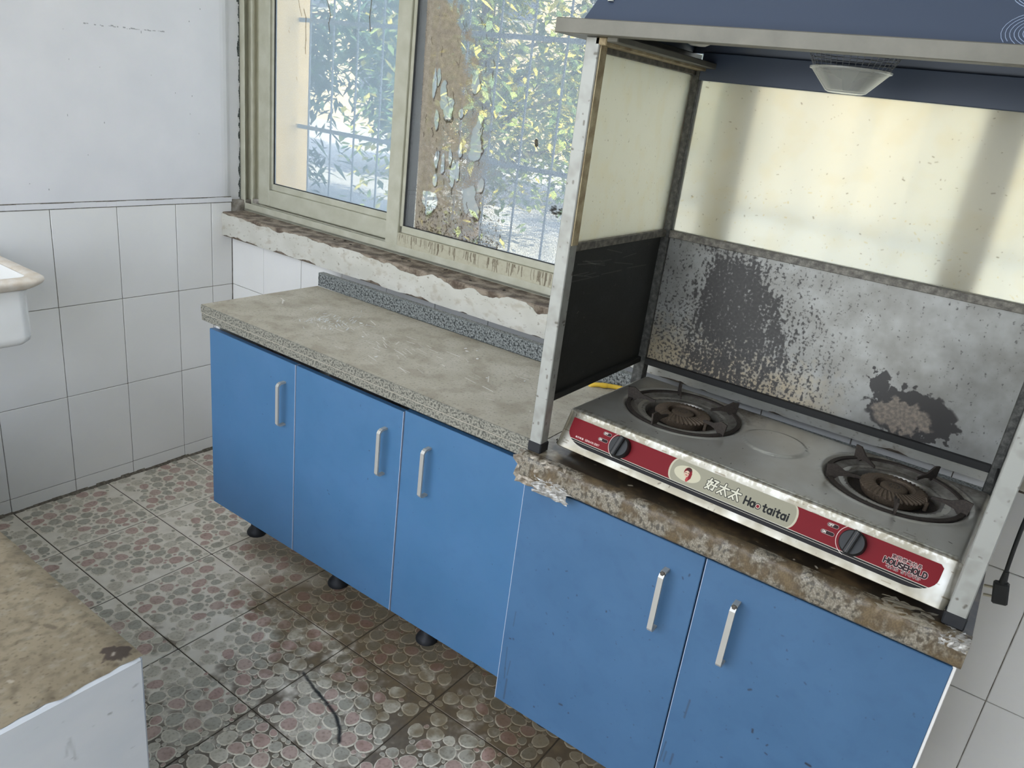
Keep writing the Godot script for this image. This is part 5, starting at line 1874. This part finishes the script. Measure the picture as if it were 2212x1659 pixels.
# ---------------------------------------------------------------- loose things
func smooth_path(p: Array, k := 8) -> Array:
	var c := Curve3D.new()
	for i in p.size():
		var t: Vector3 = (p[mini(i + 1, p.size() - 1)] - p[maxi(i - 1, 0)]) / 6.0
		c.add_point(p[i], -t, t)
	var o := []
	for i in (p.size() - 1) * k + 1:
		o.append(c.samplef(float(i) / k))
	return o

func build_small_things() -> void:
	var t := thing("gas_hose", "yellow rubber gas hose lying on the worktop behind the stove", "hose", Vector3(1.62, 0.787, 0.12))
	var b := MB.new()
	b.tube(smooth_path([Vector3(1.600, 0.7800, 0.131), Vector3(1.603, 0.7890, 0.129), Vector3(1.618, 0.7935, 0.120), Vector3(1.66, 0.7940, 0.097), Vector3(1.73, 0.797, 0.093), Vector3(1.80, 0.81, 0.097), Vector3(1.84, 0.825, 0.110), Vector3(1.85, 0.835, 0.140)]), 0.0055, 12)
	part("tube", b, M.hose, t)
	b = MB.new()
	b.tube([Vector3(1.622, 0.7936, 0.1175), Vector3(1.634, 0.7938, 0.1105)], 0.0064, 12)
	part("hose_clip", b, M.hose, t)
	t = thing("power_cord", "black mains cord with a two-pin plug hanging beside the worktop end", "power cord", Vector3(2.51, 0.70, 0.2))
	b = MB.new()
	var top := Vector3(2.5105, 0.7285, 0.200)
	b.tube(smooth_path([top, Vector3(2.5085, 0.762, 0.200), Vector3(2.5068, 0.810, 0.200), Vector3(2.507, 0.86, 0.199), Vector3(2.512, 1.00, 0.20), Vector3(2.52, 1.30, 0.22), Vector3(2.515, 1.62, 0.25), Vector3(2.46, 1.75, 0.27), Vector3(2.36, 1.80, 0.27)]), 0.0036, 10)
	part("cable", b, M.cord, t)
	b = MB.new()
	b.tube([top + Vector3(0.001, -0.012, 0), top + Vector3(-0.0004, 0.014, 0)], 0.0068, 14, 0.0046)
	part("strain_relief", b, M.cord, t)
	b = MB.new()
	b.x = Transform3D(Basis(Vector3(0, 0, 1), deg_to_rad(12)), Vector3(2.514, 0.7005, 0.200))
	b.box(Vector3(-0.0130, -0.0230, -0.0080), Vector3(0.0120, 0.0190, 0.0080), 0.003)
	var plug := part("plug_body", b, M.cord, t)
	for y in [-0.012, 0.006]:
		var p := MB.new()
		p.x = b.x
		p.box(Vector3(-0.0265, y - 0.0016, -0.0032), Vector3(-0.0125, y + 0.0016, 0.0032), 0.0005)
		part("prong", p, M.prong, plug)
	# wash basin on the left wall
	t = thing("wash_basin", "white ceramic trough basin with a rolled rim, fixed to the tiled wall", "basin", Vector3(0.21, 0.70, 1.2))
	part("bowl", basin_mesh(), M.porcelain, t)
	part("rim", basin_rim(), M.rim_dirt, t, "rolled rim, stained tan on top")
	# masonry platform
	t = thing("masonry_platform", "low white-plastered masonry platform with a dirty tan concrete top", "platform", Vector3(0.7, 0, 1.6))
	var X := 1.3405
	var Z := 1.1330
	part("plaster_side", bx(Vector3(0.002, 0.002, Z + 0.002), Vector3(X, 0.441, 2.10), 0.005), M.block_side, t)
	var pts := []
	var n := FastNoiseLite.new()
	n.seed = 9
	n.frequency = 0.02
	n.fractal_octaves = 3
	var W := 70
	var H := 50
	for j in H:
		for i in W:
			var x := lerpf(0.002, X - 0.0015, float(i) / (W - 1))
			var z := lerpf(Z, 2.10, float(j) / (H - 1))
			var q := n.get_noise_2d(x * 900.0, z * 900.0)
			if i == W - 1:
				x -= absf(n.get_noise_2d(z * 2500.0, 40.0)) * 0.012
			pts.append(Vector3(x, 0.4475 + q * 0.0022 - (0.006 if i == W - 1 or j == 0 else 0.0), z))
	b = MB.new()
	b.grid(pts, W, H)
	part("concrete_top", b, M.block_top, t, "dirty tan concrete surface with chipped edges")
	# bits of dirt and paint lying about
	rng.seed = 91
	for k in 9:
		var x: float = [1.24, 1.255, 1.27, 1.31, 1.02, 0.93, 1.41, 1.48, 1.15][k]
		var z: float = [0.17, 0.185, 0.16, 0.21, 0.33, 0.25, 0.30, 0.24, 0.41][k]
		flake(Vector3(x, 0.7872, z), rng.randf_range(0.003, 0.007), M.flake, "paint_flake", "white paint chip lying on the dusty worktop", "chip", "paint chips on the worktop")
	for k in 8:
		var x: float = [0.52, 0.55, 0.60, 0.82, 0.85, 0.98, 1.10, 1.22][k]
		flake(Vector3(x, 0.9183, rng.randf_range(-0.045, 0.025)), rng.randf_range(0.004, 0.009), M.crumb, "dirt_crumb", "dark crumb of dirt on the window sill", "crumb", "crumbs on the sill")

func flake(at: Vector3, r: float, m: Material, called: String, label: String, cat: String, grp: String) -> void:
	var poly := PackedVector2Array()
	var k := rng.randi_range(5, 7)
	for i in k:
		var a := TAU * i / k + rng.randf_range(-0.3, 0.3)
		poly.append(Vector2(cos(a), sin(a) * 0.6).rotated(at.x * 37.0) * r * rng.randf_range(0.6, 1.1))
	var b := MB.new()
	b.prism(poly, at, Vector3.RIGHT, Vector3.BACK, Vector3(0, 0.0012, 0))
	var t := thing(called, label, cat, at, grp)
	part("chip", b, m, t)

func rrect(x0: float, x1: float, z0: float, z1: float, r: float, y: float) -> Array:
	var o := []
	for c in [[x1 - r, z1 - r, 0.0], [x0 + r, z1 - r, 90.0], [x0 + r, z0 + r, 180.0], [x1 - r, z0 + r, 270.0]]:
		for k in 7:
			var a := deg_to_rad(c[2] + k * 15.0)
			o.append(Vector3(c[0] + cos(a) * r, y, c[1] + sin(a) * r))
	o.append(o[0])
	return o

func loft(rings: Array, closed_end: bool) -> MB:
	var p := []
	var w: int = rings[0].size()
	for r in rings:
		p.append_array(r)
	var b := MB.new()
	b.grid(p, w, rings.size(), [], Vector3.ZERO)
	if closed_end:
		var last: Array = rings[-1]
		var c := Vector3.ZERO
		for q in w - 1:
			c += last[q] / (w - 1)
		for q in w - 1:
			b.tri(c, last[q], last[q + 1], Vector3.UP, Vector3.UP, Vector3.UP)
	return b

func basin_mesh() -> MB:
	var x1 := 0.432
	var z0 := 0.822
	var z1 := 1.52
	var R := []
	# outside from under the rim down to the foot
	for q in [[0.030, 0.836, 0.03], [0.035, 0.830, 0.03], [0.0355, 0.800, 0.03], [0.034, 0.716, 0.03], [0.037, 0.702, 0.03], [0.046, 0.692, 0.032], [0.060, 0.688, 0.03]]:
		R.append(rrect(0.001, x1 - q[0], z0 + q[0], z1 - q[0], q[2], q[1]))
	var b := loft(R, true)
	R = []
	for q in [[0.034, 0.864, 0.03], [0.038, 0.850, 0.03], [0.045, 0.760, 0.035], [0.060, 0.735, 0.04], [0.085, 0.725, 0.04]]:
		R.append(rrect(0.03, x1 - q[0], z0 + q[0], z1 - q[0], q[2], q[1]))
	var c := loft(R, true)
	for i in c.v.size():
		b.v.append(c.v[i])
		b.n.append(c.n[i])
		b.t.append(c.t[i])
		b.c.append(c.c[i])
	return b

func basin_rim() -> MB:
	var x1 := 0.432
	var z0 := 0.822
	var z1 := 1.52
	var R := []
	for q in [[0.036, 0.866, 0.03], [0.030, 0.8695, 0.032], [0.018, 0.8705, 0.036], [0.006, 0.8690, 0.04], [0.001, 0.8650, 0.042], [0.000, 0.8590, 0.042], [0.004, 0.8530, 0.04], [0.014, 0.8450, 0.036], [0.024, 0.8390, 0.032], [0.033, 0.8355, 0.03]]:
		R.append(rrect(0.0015, x1 - q[0], z0 + q[0], z1 - q[0], q[2], q[1]))
	return loft(R, false)

# ---------------------------------------------------------------- outside
func build_outside() -> void:
	var g := thing("security_grille", "dark painted steel bars fixed across the outside of the window", "grille", Vector3(1.4, 0.95, -0.29))
	for y in [1.222, 1.585, 1.95]:
		part("flat_bar", bx(Vector3(0.001, y - 0.007, -0.294), Vector3(2.949, y + 0.007, -0.288)), M.bar_paint, g)
	var x := 0.0585
	while x < 2.9:
		var b := MB.new()
		b.tube([Vector3(x, 0.905, -0.291), Vector3(x, 2.29, -0.291)], 0.0036, 8)
		part("rod", b, M.bar_paint, g)
		x += 0.1202
	var gr := thing("ground", "", "", Vector3(-4, -0.6, -12), "", "structure")
	part("pavement", bx(Vector3(-40, -0.8, -40), Vector3(40, -0.6, -0.347)), M.pavement, gr)
	part("yard", bx(Vector3(-40, -0.8, 2.7), Vector3(40, -0.02, 30)), M.pavement, gr)
	var bl := thing("apartment_block", "cream-yellow apartment block far beyond the trees outside the window", "building", Vector3(-14, -0.6, -24))
	part("wall", bx(Vector3(-44, -0.6, -30), Vector3(6, 11.0, -23)), M.facade, bl)
	for r in 3:
		for k in 13:
			var xx := -42.0 + k * 3.7
			var yy := 0.6 + r * 3.3
			var wn := part("window", bx(Vector3(xx, yy, -23.02), Vector3(xx + 1.7, yy + 1.5, -22.94), 0.02), M.frame, bl)
			part("window_pane", bx(Vector3(xx + 0.1, yy + 0.1, -22.95), Vector3(xx + 1.6, yy + 1.4, -22.92)), M.dark_glass, wn)
	rng.seed = 123
	tree(Vector3(-8.9, -0.6, -6.6), 5.4, 1.7, 10000, 0.30, 0.075, [C8(34, 64, 54), C8(52, 88, 70), C8(84, 116, 84)], "broad dark tree with long drooping leaves, beside the yellow window jamb")
	tree(Vector3(-10.4, -0.6, -12.2), 6.6, 2.3, 9000, 0.34, 0.12, [C8(44, 76, 62), C8(64, 102, 76), C8(110, 132, 84)], "taller dark green tree behind the long-leaved one")
	tree(Vector3(-4.2, -0.6, -6.8), 6.0, 1.7, 11000, 0.16, 0.08, [C8(76, 102, 60), C8(120, 138, 72), C8(170, 168, 82)], "loose yellow-green tree seen through the caked pane")
	tree(Vector3(-5.2, -0.6, -12.6), 6.6, 2.2, 9000, 0.26, 0.13, [C8(60, 90, 62), C8(96, 120, 70), C8(150, 152, 80)], "thin-leaved tree standing behind the yellow-green one")
	tree(Vector3(0.9, -0.6, -9.5), 5.5, 1.8, 4000, 0.16, 0.06, [C8(86, 112, 62), C8(142, 150, 80), C8(186, 176, 90)], "tree standing straight beyond the frosted hood glass")
	bush(Vector3(-4.6, -0.6, -3.4), "low yellowish shrub on the pavement, in front of the trees")

func leaf(b: MB, o: Vector3, d: Vector3, l: float, w: float) -> void:
	var side := d.cross(Vector3(rng.randf() - 0.5, 1.0, rng.randf() - 0.5)).normalized() * w * 0.5
	var q := d.cross(side).normalized()
	var m := o + d * l * 0.45 + Vector3(0, -0.06 * l, 0)
	var e := o + d * l + Vector3(0, -0.22 * l, 0)
	b.tri(o, m - side, m + side, q, q, q)
	b.tri(e, m - side, m + side, q, q, q)

func tree(o: Vector3, h: float, r: float, leaves: int, ll: float, lw: float, cols: Array, label: String) -> void:
	var t := thing("tree", label, "tree", o, "trees outside the window")
	var tr := MB.new()
	tr.tube([o, o + Vector3(0.05, h * 0.3, 0.03), o + Vector3(-0.04, h * 0.6, 0), o + Vector3(0.02, h * 0.9, 0.05)], 0.15, 8, 0.04)
	var ends := []
	for k in 30:
		var y := h * rng.randf_range(0.06, 0.88)
		var a := rng.randf() * TAU
		var e := o + Vector3(cos(a) * r * rng.randf_range(0.45, 0.95), y + rng.randf_range(0.1, 0.9), sin(a) * r * rng.randf_range(0.45, 0.95))
		var s := o + Vector3(0, y, 0)
		tr.tube([s, s.lerp(e, 0.5) + Vector3(0, 0.15, 0), e], 0.04, 6, 0.012)
		ends.append(e)
		ends.append(s.lerp(e, 0.55))
	part("trunk", tr, M.bark, t)
	var f := MB.new()
	for k in leaves:
		var c: Vector3 = ends[rng.randi() % ends.size()]
		var p := c + Vector3(clampf(rng.randfn(0, 0.36), -0.7, 0.7), rng.randfn(0, 0.34), clampf(rng.randfn(0, 0.36), -0.7, 0.7))
		var a := rng.randf() * TAU
		var d := Vector3(cos(a), rng.randf_range(-0.8, 0.35), sin(a)).normalized()
		f.col = Color(cols[rng.randi() % cols.size()]).srgb_to_linear()
		leaf(f, p, d, ll * rng.randf_range(0.7, 1.3), lw * rng.randf_range(0.7, 1.3))
	var fo := part("foliage", f, M.leaf, t)
	fo.set_meta("kind", "stuff")

func bush(o: Vector3, label: String) -> void:
	var t := thing("shrub", label, "shrub", o, "shrubs outside the window")
	var f := MB.new()
	for k in 900:
		var d := Vector3(rng.randfn(), absf(rng.randfn()), rng.randfn()).normalized()
		f.col = Color([C8(50, 78, 48), C8(76, 104, 58), C8(120, 134, 70)][rng.randi() % 3]).srgb_to_linear()
		leaf(f, o + d * Vector3(0.75, 0.85, 0.6) * rng.randf_range(0.7, 1.0), (d + Vector3(rng.randf() - 0.5, rng.randf() - 0.3, rng.randf() - 0.5)).normalized(), 0.12, 0.06)
	var fo := part("foliage", f, M.leaf, t)
	fo.set_meta("kind", "stuff")
	var st := MB.new()
	st.tube([o, o + Vector3(0, 0.6, 0)], 0.05, 6)
	part("stem", st, M.bark, t)
